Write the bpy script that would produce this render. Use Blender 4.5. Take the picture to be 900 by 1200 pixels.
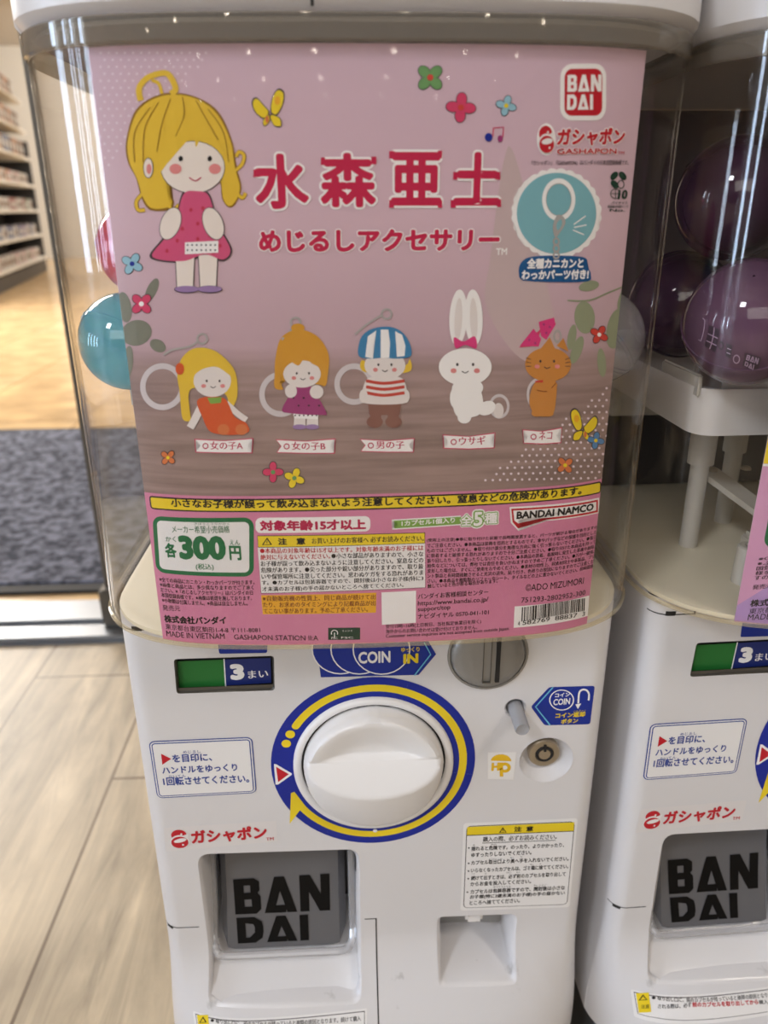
import bpy, bmesh, math, random
import numpy as np
from mathutils import Vector, Matrix
random.seed(7)
S = bpy.context.scene
COL = S.collection
for o in list(bpy.data.objects): bpy.data.objects.remove(o)

# ------------------------------------------------------------------ camera
ZC = 0.72                                    # eye height above the floor
CAM = np.array([-0.0105, -0.41, ZC]); FPX = 900.0
PITCH, YAW, ROLL = map(math.radians, (21.56, 2.63, -0.347))
F_ = np.array([math.sin(YAW)*math.cos(PITCH), math.cos(YAW)*math.cos(PITCH), -math.sin(PITCH)])
r_ = np.array([math.cos(YAW), -math.sin(YAW), 0]); u_ = np.cross(r_, F_)
R_ = r_*math.cos(ROLL)+u_*math.sin(ROLL); U_ = -r_*math.sin(ROLL)+u_*math.cos(ROLL)
cd = bpy.data.cameras.new('camera'); cam = bpy.data.objects.new('camera', cd); COL.objects.link(cam)
cam.matrix_world = Matrix(((R_[0], U_[0], -F_[0], CAM[0]), (R_[1], U_[1], -F_[1], CAM[1]), (R_[2], U_[2], -F_[2], CAM[2]), (0, 0, 0, 1)))
cd.sensor_fit = 'VERTICAL'; cd.sensor_height = 36; cd.sensor_width = 27; cd.lens = 27
cd.clip_start = .02; cd.clip_end = 100
cd.dof.use_dof = True; cd.dof.focus_distance = 0.45; cd.dof.aperture_fstop = 7.5
S.camera = cam

# ------------------------------------------------------------------ light
w = bpy.data.worlds.new('world'); S.world = w; w.use_nodes = True
w.node_tree.nodes['Background'].inputs[0].default_value = (1, .97, .94, 1)
w.node_tree.nodes['Background'].inputs[1].default_value = .12
def area(name, loc, target, sx, sy, power, col):
    l = bpy.data.lights.new(name, 'AREA'); l.shape = 'RECTANGLE'; l.size = sx; l.size_y = sy; l.energy = power; l.color = col
    o = bpy.data.objects.new(name, l); COL.objects.link(o); o.location = loc
    o.rotation_euler = (Vector(target)-Vector(loc)).to_track_quat('-Z', 'Y').to_euler(); return o
area('ceiling_lamp_cool', (-1.6, -1.9, 2.7), (0, 0, .4), .5, .5, 35, (.88, .93, 1))
area('ceiling_lamp_warm', (1.5, -1.5, 2.7), (.1, 0, .4), .4, .4, 21, (1, .9, .78))
area('ceiling_lamp_wide', (-.5, -3.6, 2.7), (0, 0, .3), 3, 2.2, 62, (1, .97, .93))
area('store_lamp', (-3.0, 4.2, 2.72), (-2.2, 3.6, 0), 2.2, 3, 430, (1, .95, .88))
area('back_wall_fill', (-1.5, 10.5, 2.7), (-1.8, 13, 1.2), 3, .8, 190, (1, .97, .93))  # unseen fill light, added to brighten the back wall
area('rack_lamp', (-1.6, 7.5, 2.7), (-3.4, 8.3, 1), 1.2, 2.5, 75, (1, .96, .9))
S.view_settings.view_transform = 'Standard'; S.view_settings.look = 'None'
S.view_settings.exposure = -0.24; S.view_settings.gamma = 1; S.view_settings.use_curve_mapping = False
S.cycles.use_denoising = True
S.cycles.transparent_max_bounces = 32; S.cycles.max_bounces = 10

# ------------------------------------------------------------------ materials
def lin(c):
    c = c/255
    return c/12.92 if c <= .04045 else ((c+.055)/1.055)**2.4
def L(rgb): return (lin(rgb[0]), lin(rgb[1]), lin(rgb[2]), 1)
MATS = {}
def mat(name, rgb, rough=.4, metal=0., coat=0., emit=0., noise=0., nscale=30., spec=.5):
    if name in MATS: return MATS[name]
    m = bpy.data.materials.new(name); m.use_nodes = True; nt = m.node_tree; b = nt.nodes['Principled BSDF']
    b.inputs['Base Color'].default_value = L(rgb); b.inputs['Roughness'].default_value = rough
    b.inputs['Metallic'].default_value = metal; b.inputs['Coat Weight'].default_value = coat
    b.inputs['Specular IOR Level'].default_value = spec
    if emit:
        b.inputs['Emission Color'].default_value = L(rgb); b.inputs['Emission Strength'].default_value = emit
    if noise:
        tc = nt.nodes.new('ShaderNodeTexCoord'); n = nt.nodes.new('ShaderNodeTexNoise'); n.inputs['Scale'].default_value = nscale; n.inputs['Detail'].default_value = 6
        mx = nt.nodes.new('ShaderNodeMix'); mx.data_type = 'RGBA'
        nt.links.new(tc.outputs['Object'], n.inputs['Vector']); nt.links.new(n.outputs['Fac'], mx.inputs['Factor'])
        c = L(rgb); mx.inputs['A'].default_value = tuple(v*(1-noise) for v in c[:3])+(1,); mx.inputs['B'].default_value = tuple(min(1, v*(1+noise)) for v in c[:3])+(1,)
        nt.links.new(mx.outputs['Result'], b.inputs['Base Color'])
    MATS[name] = m; return m
def clear(name, tint, gloss=1., body=0., bodycol=(255, 255, 255), rough=.02):
    m = bpy.data.materials.new(name); m.use_nodes = True; nt = m.node_tree; nt.nodes.clear(); N = nt.nodes.new; K = nt.links.new
    out = N('ShaderNodeOutputMaterial'); t = N('ShaderNodeBsdfTransparent'); t.inputs[0].default_value = L(tint)
    g = N('ShaderNodeBsdfGlossy'); g.inputs['Roughness'].default_value = rough
    ge = N('ShaderNodeNewGeometry'); dp = N('ShaderNodeVectorMath'); dp.operation = 'DOT_PRODUCT'; K(ge.outputs['Incoming'], dp.inputs[0]); K(ge.outputs['Normal'], dp.inputs[1])
    ab = N('ShaderNodeMath'); ab.operation = 'ABSOLUTE'; K(dp.outputs['Value'], ab.inputs[0])
    su = N('ShaderNodeMath'); su.operation = 'SUBTRACT'; su.inputs[0].default_value = 1; K(ab.outputs[0], su.inputs[1])
    pw = N('ShaderNodeMath'); pw.operation = 'POWER'; pw.inputs[1].default_value = 5; K(su.outputs[0], pw.inputs[0])
    mu = N('ShaderNodeMath'); mu.operation = 'MULTIPLY_ADD'; mu.inputs[1].default_value = .92*min(gloss, 1); mu.inputs[2].default_value = .035*gloss; K(pw.outputs[0], mu.inputs[0])
    base = t.outputs[0]
    if body:
        d = N('ShaderNodeBsdfDiffuse'); d.inputs[0].default_value = L(bodycol); mb = N('ShaderNodeMixShader'); mb.inputs[0].default_value = body
        K(t.outputs[0], mb.inputs[1]); K(d.outputs[0], mb.inputs[2]); base = mb.outputs[0]
    mx = N('ShaderNodeMixShader'); K(mu.outputs[0], mx.inputs[0]); K(base, mx.inputs[1]); K(g.outputs[0], mx.inputs[2]); K(mx.outputs[0], out.inputs[0])
    MATS[name] = m; return m
def scuffed_white(name, rgb):
    m = mat(name, rgb, .32, coat=.15); nt = m.node_tree; N = nt.nodes.new; K = nt.links.new; b = nt.nodes['Principled BSDF']
    tc = N('ShaderNodeTexCoord'); mp = N('ShaderNodeMapping'); mp.inputs['Scale'].default_value = (55, 55, 30); K(tc.outputs['Object'], mp.inputs[0])
    n = N('ShaderNodeTexNoise'); n.inputs['Scale'].default_value = 1; n.inputs['Detail'].default_value = 5; K(mp.outputs[0], n.inputs['Vector'])
    r = N('ShaderNodeValToRGB'); r.color_ramp.elements[0].position = .68; r.color_ramp.elements[1].position = .76; K(n.outputs['Fac'], r.inputs[0])
    sp = N('ShaderNodeSeparateXYZ'); K(tc.outputs['Object'], sp.inputs[0])
    mr = N('ShaderNodeMapRange'); mr.inputs[1].default_value = .27; mr.inputs[2].default_value = .19; mr.inputs[3].default_value = 0; mr.inputs[4].default_value = .42; K(sp.outputs['Z'], mr.inputs[0])
    mu = N('ShaderNodeMath'); mu.operation = 'MULTIPLY'; K(r.outputs[0], mu.inputs[0]); K(mr.outputs[0], mu.inputs[1])
    mx = N('ShaderNodeMix'); mx.data_type = 'RGBA'; mx.inputs['A'].default_value = L(rgb); mx.inputs['B'].default_value = L((110, 105, 98))
    K(mu.outputs[0], mx.inputs['Factor']); K(mx.outputs['Result'], b.inputs['Base Color']); return m
scuffed_white('body_white', (222, 220, 222))
mat('white_plastic', (238, 236, 236), .3, coat=.2)
mat('cream_plastic', (238, 230, 206), .45)
mat('mech_white', (205, 200, 190), .5)
mat('mech_dark', (58, 52, 50), .6)
mat('back_dark', (104, 92, 90), .6)
mat('under_grey', (176, 170, 166), .6)
mat('gap_dark', (30, 28, 28), .7)
mat('recess_shade', (40, 39, 40), .5)
mat('slot_grey', (150, 148, 145), .35, metal=.35, noise=.06, nscale=60)
mat('button_grey', (160, 160, 164), .3)
mat('lock_metal', (186, 176, 160), .28, metal=.9)
mat('door_grey', (98, 98, 102), .3, coat=.4)
mat('door_letter', (10, 9, 10), .45, spec=.2)
mat('steel', (146, 149, 154), .38, metal=.85, noise=.05, nscale=8)
mat('post_grey', (100, 96, 90), .4, metal=.5)
mat('stand_grey', (80, 80, 82), .5)
clear('clear_acrylic', (253, 252, 251), .8)
clear('clear_lip', (232, 228, 220), 1.2, .22, (176, 170, 163))
clear('clear_foot', (250, 245, 232), 1.0, .12, (240, 230, 205))
clear('clear_door', (240, 240, 240), 2.2, .30, (225, 225, 230))
clear('capsule_blue', (150, 216, 240), 2.2, .30, (110, 198, 230))
clear('capsule_pink', (244, 140, 170), 2.0, .35, (226, 84, 120))
clear('capsule_clear', (235, 235, 238), 1.8, .22, (225, 225, 230))
clear('capsule_violet', (160, 112, 160), 1.8, .6, (128, 92, 124))
clear('capsule_plum', (120, 80, 118), 1.6, .6, (84, 52, 82))
PAL = dict(white=(248, 246, 246), paper=(238, 236, 236), black=(28, 24, 26), ink_red=(196, 28, 44), title=(200, 34, 78), crimson=(190, 26, 80), brown=(120, 48, 30),
    yellow=(240, 212, 42), label_yellow=(236, 208, 40), orange_box=(240, 178, 44), green=(22, 112, 66), dark_green=(24, 62, 46), lime=(128, 172, 78), royal=(22, 42, 150), blue_text=(52, 72, 150), deep=(30, 40, 66),
    sky=(110, 190, 222), teal=(128, 184, 196), badge_blue=(28, 92, 150), hair=(232, 194, 60), hair_line=(150, 110, 30), hair_gold=(216, 156, 52), skin=(240, 230, 222), pale=(232, 224, 222), blush=(226, 140, 140), dress=(214, 88, 130), dress_dot=(196, 50, 80),
    plum=(160, 58, 120), orange=(216, 90, 44), stripe_red=(200, 70, 60), stripe_blue=(60, 132, 180), boot=(140, 96, 86), tan=(206, 138, 66), bow=(222, 62, 130), ink_grey=(70, 62, 66), silver=(176, 172, 170), ring=(212, 204, 208),
    f_green=(110, 160, 100), f_pink=(216, 66, 108), f_blue=(150, 196, 214), f_red=(212, 70, 60), f_orange=(216, 120, 70), f_deepblue=(90, 140, 190), leaf=(150, 158, 130), leaf_dark=(128, 130, 116), dots=(232, 216, 226),
    pink_panel=(216, 134, 168), cap_ink=(58, 40, 60), cap_pale=(176, 150, 178), lilac=(184, 150, 204), rose=(222, 150, 184), vase=(202, 180, 182), sticker_clear=(226, 222, 222), hp=(236, 190, 40), counter_green=(40, 116, 52), counter_blue=(34, 48, 118), navy=(26, 50, 150), lav=(160, 130, 180))
def ink(k): return MATS.get('ink_'+k) or mat('ink_'+k, PAL[k], .38, spec=.35)

# ------------------------------------------------------------------ objects and mesh helpers
def tag(o, label=None, cat=None, group=None, kind=None):
    if label: o['label'] = label
    if cat: o['category'] = cat
    if group: o['group'] = group
    if kind: o['kind'] = kind
    return o
def empty(name, loc=(0, 0, 0), rz=0, **k):
    o = bpy.data.objects.new(name, None); COL.objects.link(o); o.location = loc; o.rotation_euler = (0, 0, rz); o.empty_display_size = .05
    return tag(o, **k)
class MB:
    def __init__(s): s.v = []; s.f = []; s.m = []
    def add(s, vs, fs, m=0):
        n = len(s.v); s.v += [tuple(v) for v in vs]; s.f += [tuple(i+n for i in f) for f in fs]; s.m += [m]*len(fs); return s
    def box(s, a, b, m=0, bev=0.):
        bm = bmesh.new(); bmesh.ops.create_cube(bm, size=1)
        for v in bm.verts: v.co = Vector([(a[i]+b[i])/2+v.co[i]*(b[i]-a[i]) for i in range(3)])
        if bev: bmesh.ops.bevel(bm, geom=bm.edges[:], offset=bev, segments=2, affect='EDGES')
        bm.verts.index_update(); s.add([v.co[:] for v in bm.verts], [[v.index for v in f.verts] for f in bm.faces], m); bm.free(); return s
    def loft(s, rings, m=0, closed=True, cap=False, capend=False):
        n = len(rings[0]); vs = [p for r in rings for p in r]; fs = []
        for k in range(len(rings)-1):
            for i in range(n if closed else n-1):
                j = (i+1) % n; fs.append((k*n+i, k*n+j, (k+1)*n+j, (k+1)*n+i))
        if cap: fs.append(tuple(range(n-1, -1, -1)))
        if capend: fs.append(tuple((len(rings)-1)*n+i for i in range(n)))
        return s.add(vs, fs, m)
    def lathe(s, c, axis, prof, n=40, m=0, cap=True):      # prof: (radius, distance along axis)
        q = Vector((0, 0, 1)).rotation_difference(Vector(axis)); c = Vector(c)
        rings = [[c+q @ Vector((r*math.cos(2*math.pi*i/n), r*math.sin(2*math.pi*i/n), h)) for i in range(n)] for r, h in prof]
        return s.loft(rings, m, True, cap, cap)
    def tube(s, pts, r, n=10, m=0, closed=False):
        pts = [Vector(p) for p in pts]; rings = []; N = len(pts)
        for i, p in enumerate(pts):
            t = (pts[(i+1) % N]-pts[i-1]) if closed else (pts[min(i+1, N-1)]-pts[max(i-1, 0)])
            q = Vector((0, 0, 1)).rotation_difference(t.normalized())
            rings.append([p+q @ Vector((r*math.cos(2*math.pi*k/n), r*math.sin(2*math.pi*k/n), 0)) for k in range(n)])
        if closed: rings.append(rings[0])
        return s.loft(rings, m, True, not closed, not closed)
    def build(s, name, mats, parent=None, smooth=True, angle=35, label=None):
        me = bpy.data.meshes.new(name); me.from_pydata(s.v, [], s.f)
        for m in (mats if isinstance(mats, (list, tuple)) else [mats]): me.materials.append(MATS[m] if isinstance(m, str) else m)
        me.polygons.foreach_set('material_index', s.m)
        bm = bmesh.new(); bm.from_mesh(me); bmesh.ops.recalc_face_normals(bm, faces=bm.faces[:])
        if smooth:
            for f in bm.faces: f.smooth = True
            for e in bm.edges: e.smooth = not (len(e.link_faces) == 2 and e.calc_face_angle(0) > math.radians(angle))
        bm.to_mesh(me); bm.free()
        o = bpy.data.objects.new(name, me); COL.objects.link(o); o.parent = parent
        if label: o['label'] = label
        return o

# ------------------------------------------------------------------ machine profile (front panel is the plane y=0, x=0 is its middle)
def catmull(P, n=8, closed=False):
    P = [np.array(p, float) for p in P]; out = []; N = len(P)
    for i in range(N if closed else N-1):
        g = (lambda k: P[k % N]) if closed else (lambda k: P[min(max(k, 0), N-1)])
        a, b, c, d = g(i-1), g(i), g(i+1), g(i+2)
        for j in range(n):
            t = j/n; out.append(.5*((2*b)+(c-a)*t+(2*a-5*b+4*c-d)*t*t+(3*b-a-3*c+d)*t**3))
    if not closed: out.append(P[-1])
    return out
half = [(0, -.0450), (.04, -.0445), (.07, -.0430), (.09, -.0408), (.106, -.0375), (.12, -.0325), (.13, -.0268), (.14, -.0190), (.149, -.0080), (.156, .006), (.1585, .02)]
FRONT = catmull([(-x, y) for x, y in half[:0:-1]]+half, 5)
FX = np.array([p[0] for p in FRONT]); FY = np.array([p[1] for p in FRONT])
def yG(x): return float(np.interp(x, FX, FY))
def sflare(z):
    t = min(max((ZC-.492-z)/.10, 0), 1); return t*t*(3-2*t)
def yP(x, z):
    s = sflare(z); hw = .1525+.0055*s; q = min(abs(x)/hw, 1); xp = q*.1525; r = .012; e = max(xp-(.1525-r), 0)
    a = r-math.sqrt(max(r*r-e*e, 0)); g = min(yG(q*.1575), .012)
    return a*(1-s)+g*s
ZT, ZB, ZBASE = ZC+.0750, ZC-.2240, ZC-.600
RIGHT_TF = (.3262, .0035, math.radians(1.6))      # where the right machine stands
def U3(px, py, surf, tf=(0, 0, 0)):
    d = F_+R_*(px-450)/FPX+U_*(600-py)/FPX; C = CAM.copy()
    if tf != (0, 0, 0):
        c, s = math.cos(-tf[2]), math.sin(-tf[2])
        rot = lambda v: np.array([c*v[0]-s*v[1], s*v[0]+c*v[1], v[2]])
        d = rot(d); C = rot(C-np.array([tf[0], tf[1], 0]))
    y = 0.
    for _ in range(14):
        t = (y-C[1])/d[1]; P = C+d*t; y = .5*y+.5*surf(P[0], P[2])
    return P
def floor_pt(px, py, z=0.):
    d = F_+R_*(px-450)/FPX+U_*(600-py)/FPX; t = (z-CAM[2])/d[2]; return CAM+d*t

# ------------------------------------------------------------------ printing: lettering and flat shapes lying on a surface
GC = {}
def glyph(text, off):
    k = (text, round(off, 4))
    if k in GC: return GC[k]
    cu = bpy.data.curves.new('t', 'FONT'); cu.body = text; cu.resolution_u = 3 if len(text) < 12 else 2; cu.offset = off; cu.fill_mode = 'FRONT'
    o = bpy.data.objects.new('t', cu); COL.objects.link(o)
    me = bpy.data.meshes.new_from_object(o.evaluated_get(bpy.context.evaluated_depsgraph_get()))
    v = np.array([x.co[:2] for x in me.vertices]).reshape(-1, 2); f = [tuple(p.vertices) for p in me.polygons]
    bpy.data.objects.remove(o); bpy.data.curves.remove(cu); bpy.data.meshes.remove(me)
    GC[k] = (v, f); return GC[k]
class Ink:
    def __init__(s, surf, tf=(0, 0, 0), lift=.0002, cuts=None): s.surf, s.tf, s.lift, s.cuts = surf, tf, lift, cuts; s.P = []; s.G = []; s.weld = False
    def U(s, p): q = U3(p[0], p[1], s.surf, s.tf); return (q[0], q[2])
    def xz(s, pts, k, lay): s.P.append((pts, lay, k)); return s
    def poly(s, pts, k, lay=1): return s.xz([s.U(p) for p in pts], k, lay)
    def blob(s, pts, k, lay=1, n=6): return s.poly(catmull(pts, n, True), k, lay)
    def ell(s, cx, cy, rx, ry, k, lay=1, rot=0., n=28, a0=0, a1=360):
        c, q = math.cos(math.radians(rot)), math.sin(math.radians(rot)); P = []
        for i in range(n+(a1-a0 < 360)):
            a = math.radians(a0+(a1-a0)*i/n); x, y = rx*math.cos(a), ry*math.sin(a); P.append((cx+x*c-y*q, cy+x*q+y*c))
        return s.poly(P, k, lay)
    def quad(s, tl, tr, br, bl, k, lay=1, r=0., inset=0.):
        A = [np.array(s.U(p)) for p in (tl, tr, br, bl)]
        w_ = np.linalg.norm(A[1]-A[0]); h_ = np.linalg.norm(A[3]-A[0]); r = r/1750; inset = inset/1750
        def P(x, y):
            a, b = x/w_, y/h_; return tuple((A[0]*(1-a)+A[1]*a)*(1-b)+(A[3]*(1-a)+A[2]*a)*b)
        i = inset; r = max(r-i, 0) if r else 0; pts = []
        if r <= 0: pts = [P(i, i), P(w_-i, i), P(w_-i, h_-i), P(i, h_-i)]
        else:
            for cx, cy, a0 in ((w_-i-r, i+r, -90), (w_-i-r, h_-i-r, 0), (i+r, h_-i-r, 90), (i+r, i+r, 180)):
                for j in range(6):
                    a = math.radians(a0+18*j); pts.append(P(cx+r*math.cos(a), cy+r*math.sin(a)))
        return s.xz(pts, k, lay)
    def line(s, pts, wd, k, lay=2, closed=False):
        Q = [np.array(p, float) for p in pts]; N = len(Q); Lf, Rt = [], []
        for i in range(N):
            a = Q[(i-1) % N] if (closed or i) else Q[i]; b = Q[(i+1) % N] if (closed or i < N-1) else Q[i]
            d = b-a; d = d/(np.linalg.norm(d)+1e-9); n_ = np.array((-d[1], d[0]))*wd/2; Lf.append(Q[i]+n_); Rt.append(Q[i]-n_)
        for i in range(N if closed else N-1):
            j = (i+1) % N; s.poly([Lf[i], Lf[j], Rt[j], Rt[i]], k, lay)
        return s
    def curve(s, pts, wd, k, lay=2, closed=False): return s.line(catmull(pts, 5, closed), wd, k, lay, closed)
    def ring(s, cx, cy, r0, r1, ry, k, lay=2, a0=0, a1=360, n=40):
        for i in range(n):
            a, b = (math.radians(a0+(a1-a0)*t/n) for t in (i, i+1))
            s.poly([(cx+r*math.cos(t), cy+r*ry*math.sin(t)) for r, t in ((r0, a), (r1, a), (r1, b), (r0, b))], k, lay)
        return s
    def text(s, t, x0, y0, x1, y1, h, k='black', lay=2, bold=.012, out=None, slant=0.):
        p0 = np.array(s.U((x0, y0))); p1 = np.array(s.U((x1, y1)))
        H = s.U((x0+h*(x0-450)/-2300, y0-h))[1]-p0[1]
        v, f = glyph(t, 0.); lo, hi = v.min(0), v.max(0); hw = min(hi[1]-lo[1], 1.)
        todo = [(bold, k, lay)]+[(o_, k_, l_) for o_, k_, l_ in (out or [])]
        sx = (p1[0]-p0[0])/(hi[0]-lo[0]+2*bold); sz = H/(hi[1]-lo[1]+(2*bold if bold > .022 else 0))
        for r_, kk, ll in todo:
            if r_ <= .003: sh = [(0, 0)]
            elif r_ <= .022: sh = [(-r_, 0), (r_, 0)]
            elif r_ < .06: sh = [(0, 0)]+[(r_*math.cos(a), r_*math.sin(a)) for a in np.linspace(0, 2*math.pi, 9)[:-1]]
            else: sh = [(r_*math.cos(a), r_*math.sin(a)) for a in np.linspace(0, 2*math.pi, 17)[:-1]]+[(.5*r_*math.cos(a), .5*r_*math.sin(a)) for a in np.linspace(0, 2*math.pi, 7)[:-1]]
            for ic, (ox, oz) in enumerate(sh):
                a = (v-lo)+np.array((ox+bold, oz+(bold if bold > .022 else 0)))
                X = p0[0]+sx*a[:, 0]+slant*H*a[:, 1]; Z_ = p0[1]+(p1[1]-p0[1])/(p1[0]-p0[0])*sx*a[:, 0]+sz*a[:, 1]
                s.G.append((X, Z_, f, ll+.045*(ic % 17), kk))
        return s
    def build(s, name, parent, label=None, kind=None):
        keys = []; bm = bmesh.new()
        def mi(k):
            if k not in keys: keys.append(k)
            return keys.index(k)
        lay = bm.verts.layers.float.new('lay')
        for ip, (pts, ly, k) in enumerate(s.P):
            ly += 0 if s.weld else .03*(ip % 14); vs = [bm.verts.new((p[0], 0, p[1])) for p in pts]
            for v in vs: v[lay] = ly
            try: f = bm.faces.new(vs); f.material_index = mi(k)
            except ValueError: pass
        if s.weld: bmesh.ops.remove_doubles(bm, verts=bm.verts[:], dist=1e-7)
        bmesh.ops.triangulate(bm, faces=[f for f in bm.faces if len(f.verts) > 4])
        if s.cuts:
            for co, no in s.cuts: bmesh.ops.bisect_plane(bm, geom=bm.verts[:]+bm.edges[:]+bm.faces[:], plane_co=co, plane_no=no, dist=1e-7)
        if s.cuts and len(s.cuts) == 37: bmesh.ops.delete(bm, geom=[f for f in bm.faces if not KN[0] < sum(v.co.x for v in f.verts)/len(f.verts) < KN[-1]], context='FACES')
        for X, Zq, ff, ly, k in s.G:
            vs = [bm.verts.new((float(x), 0, float(z))) for x, z in zip(X, Zq)]
            for v in vs: v[lay] = ly
            i = mi(k)
            for f in ff:
                try: q = bm.faces.new([vs[j] for j in f]); q.material_index = i
                except ValueError: pass
        for v in bm.verts: v.co.y = s.surf(v.co.x, v.co.z)-s.lift-.00011*v[lay]
        for f in bm.faces:
            f.normal_update()
            if f.normal.y > 0: f.normal_flip()
        me = bpy.data.meshes.new(name); bm.to_mesh(me); bm.free()
        for k in keys: me.materials.append(ink(k) if k in PAL else MATS[k])
        o = bpy.data.objects.new(name, me); COL.objects.link(o); o.parent = parent; return tag(o, label, kind=kind)

LET = dict(
 B=(.80, [[(0, 0), (.30, 0), (.30, 1), (0, 1)], [(.2, 0), (.62, 0), (.78, .10), (.78, .20), (.2, .20)], [(.5, .15), (.78, .15), (.78, .36), (.68, .46), (.5, .46)], [(.2, .41), (.70, .41), (.80, .52), (.80, .60), (.2, .60)], [(.52, .55), (.80, .55), (.80, .86), (.70, .95), (.52, .95)], [(.2, .80), (.80, .80), (.80, .88), (.66, 1), (.2, 1)]]),
 A=(1.0, [[(0, 1), (.34, 0), (.64, 0), (.29, 1)], [(.36, 0), (.64, 0), (1, 1), (.70, 1)], [(.10, 1), (.16, .80), (.68, .80), (.66, 1)]]),
 N=(.92, [[(0, 0), (.28, 0), (.28, 1), (0, 1)], [(.64, 0), (.92, 0), (.92, 1), (.64, 1)], [(.0, 0), (.32, 0), (.92, 1), (.60, 1)]]),
 D=(.86, [[(0, 0), (.28, 0), (.28, 1), (0, 1)], [(.2, 0), (.58, 0), (.82, .18), (.86, .4), (.58, .4), (.54, .28), (.46, .21), (.2, .21)], [(.58, .38), (.86, .38), (.86, .62), (.58, .62)], [(.2, .79), (.46, .79), (.54, .72), (.58, .6), (.86, .6), (.82, .82), (.58, 1), (.2, 1)]]),
 I=(.28, [[(0, 0), (.28, 0), (.28, 1), (0, 1)]]))
def block(s, t, tl, tr, br, bl, k, lay, gap=.10):
    tot = sum(LET[c][0] for c in t)+gap*(len(t)-1); A_ = [np.array(s.U(p)) for p in (tl, tr, br, bl)]; x = 0
    for c in t:
        for pl in LET[c][1]: s.xz([tuple((A_[0]*(1-a)+A_[1]*a)*(1-b_)+(A_[3]*(1-a)+A_[2]*a)*b_) for a, b_ in [((x+p[0])/tot, p[1]) for p in pl]], k, lay)
        x += LET[c][0]+gap

# ------------------------------------------------------------------ the setting
def plane(name, x0, x1, y0, y1, z, m, kind='structure', th=.05):
    b = MB().box((x0, y0, z-th), (x1, y1, z)); o = b.build(name, m, smooth=False); return tag(o, kind=kind)
def plank_mat(name, A, B, seam, bw, rh, offx, offy, off, rough, ms=.004, grain=(1.6, 14), dk=.34):
    m = mat(name, A, rough); nt = m.node_tree; N = nt.nodes.new; K = nt.links.new; b = nt.nodes['Principled BSDF']
    tc = N('ShaderNodeTexCoord'); sp = N('ShaderNodeSeparateXYZ'); cb = N('ShaderNodeCombineXYZ'); K(tc.outputs['Object'], sp.inputs[0])
    ax = N('ShaderNodeMath'); ax.inputs[1].default_value = offy; ay = N('ShaderNodeMath'); ay.inputs[1].default_value = offx
    K(sp.outputs['Y'], ax.inputs[0]); K(sp.outputs['X'], ay.inputs[0]); K(ax.outputs[0], cb.inputs[0]); K(ay.outputs[0], cb.inputs[1])
    br = N('ShaderNodeTexBrick'); br.offset = off; br.offset_frequency = 2; br.inputs['Scale'].default_value = 1
    br.inputs['Mortar Size'].default_value = ms; br.inputs['Mortar Smooth'].default_value = .2; br.inputs['Brick Width'].default_value = bw; br.inputs['Row Height'].default_value = rh
    br.inputs['Color1'].default_value = L(A); br.inputs['Color2'].default_value = L(B); br.inputs['Mortar'].default_value = L(seam); K(cb.outputs[0], br.inputs['Vector'])
    mp = N('ShaderNodeMapping'); mp.inputs['Scale'].default_value = (grain[1], grain[0], 1); K(tc.outputs['Object'], mp.inputs[0])
    n = N('ShaderNodeTexNoise'); n.inputs['Scale'].default_value = 1.6; n.inputs['Detail'].default_value = 8; n.inputs['Roughness'].default_value = .65; n.inputs['Distortion'].default_value = 1.2; K(mp.outputs[0], n.inputs['Vector'])
    r = N('ShaderNodeValToRGB'); r.color_ramp.elements[0].position = .3; r.color_ramp.elements[1].position = .72; r.color_ramp.elements[0].color = (dk*.85, dk*.8, dk*.75, 1); r.color_ramp.elements[1].color = (1.12, 1.1, 1.05, 1); K(n.outputs['Fac'], r.inputs[0])
    n2 = N('ShaderNodeTexNoise'); n2.inputs['Scale'].default_value = 7; n2.inputs['Detail'].default_value = 4; K(tc.outputs['Object'], n2.inputs['Vector'])
    r2 = N('ShaderNodeValToRGB'); r2.color_ramp.elements[0].position = .35; r2.color_ramp.elements[1].position = .65; r2.color_ramp.elements[0].color = (.66, .65, .64, 1); K(n2.outputs['Fac'], r2.inputs[0])
    m1 = N('ShaderNodeMix'); m1.data_type = 'RGBA'; m1.blend_type = 'MULTIPLY'; m1.inputs['Factor'].default_value = .75; K(br.outputs['Color'], m1.inputs['A']); K(r.outputs[0], m1.inputs['B'])
    m2 = N('ShaderNodeMix'); m2.data_type = 'RGBA'; m2.blend_type = 'MULTIPLY'; m2.inputs['Factor'].default_value = .8; K(m1.outputs['Result'], m2.inputs['A']); K(r2.outputs[0], m2.inputs['B'])
    K(m2.outputs['Result'], b.inputs['Base Color']); return m
plank_mat('floor_planks', (226, 211, 186), (214, 199, 175), (146, 126, 104), .92, .196, .5405+.196*2, -.446+.92*4, 1-.276, .40, .0022)
plank_mat('inner_planks', (244, 212, 164), (238, 204, 154), (186, 148, 96), 1.4, .5, 3, 6, .4, .18, .004, (2.5, 1.2), .8)
plane('floor', -9, 6, -20, .802, 0, 'floor_planks')
plane('floor_inner', -9, 6, .96, 13, 0, 'inner_planks')
mat('wall_paint', (232, 226, 214), .8); mat('ceiling_paint', (205, 200, 194), .8); mat('wall_dark', (150, 142, 134), .8)
def wall(name, a, b, m): return tag(MB().box(a, b).build(name, m, smooth=False), kind='structure')
wall('wall_back', (-9, 13, 0), (6, 13.1, 3), 'wall_paint'); wall('wall_left', (-9.1, -20, 0), (-9, 13, 3), 'wall_paint')
wall('wall_right', (6, -20, 0), (6.1, 13, 3), 'wall_dark'); wall('wall_front', (-9, -20.1, 0), (6, -20, 3), 'wall_dark')
wall('ceiling', (-9, -20, 3), (6, 13, 3.1), 'ceiling_paint')
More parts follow.
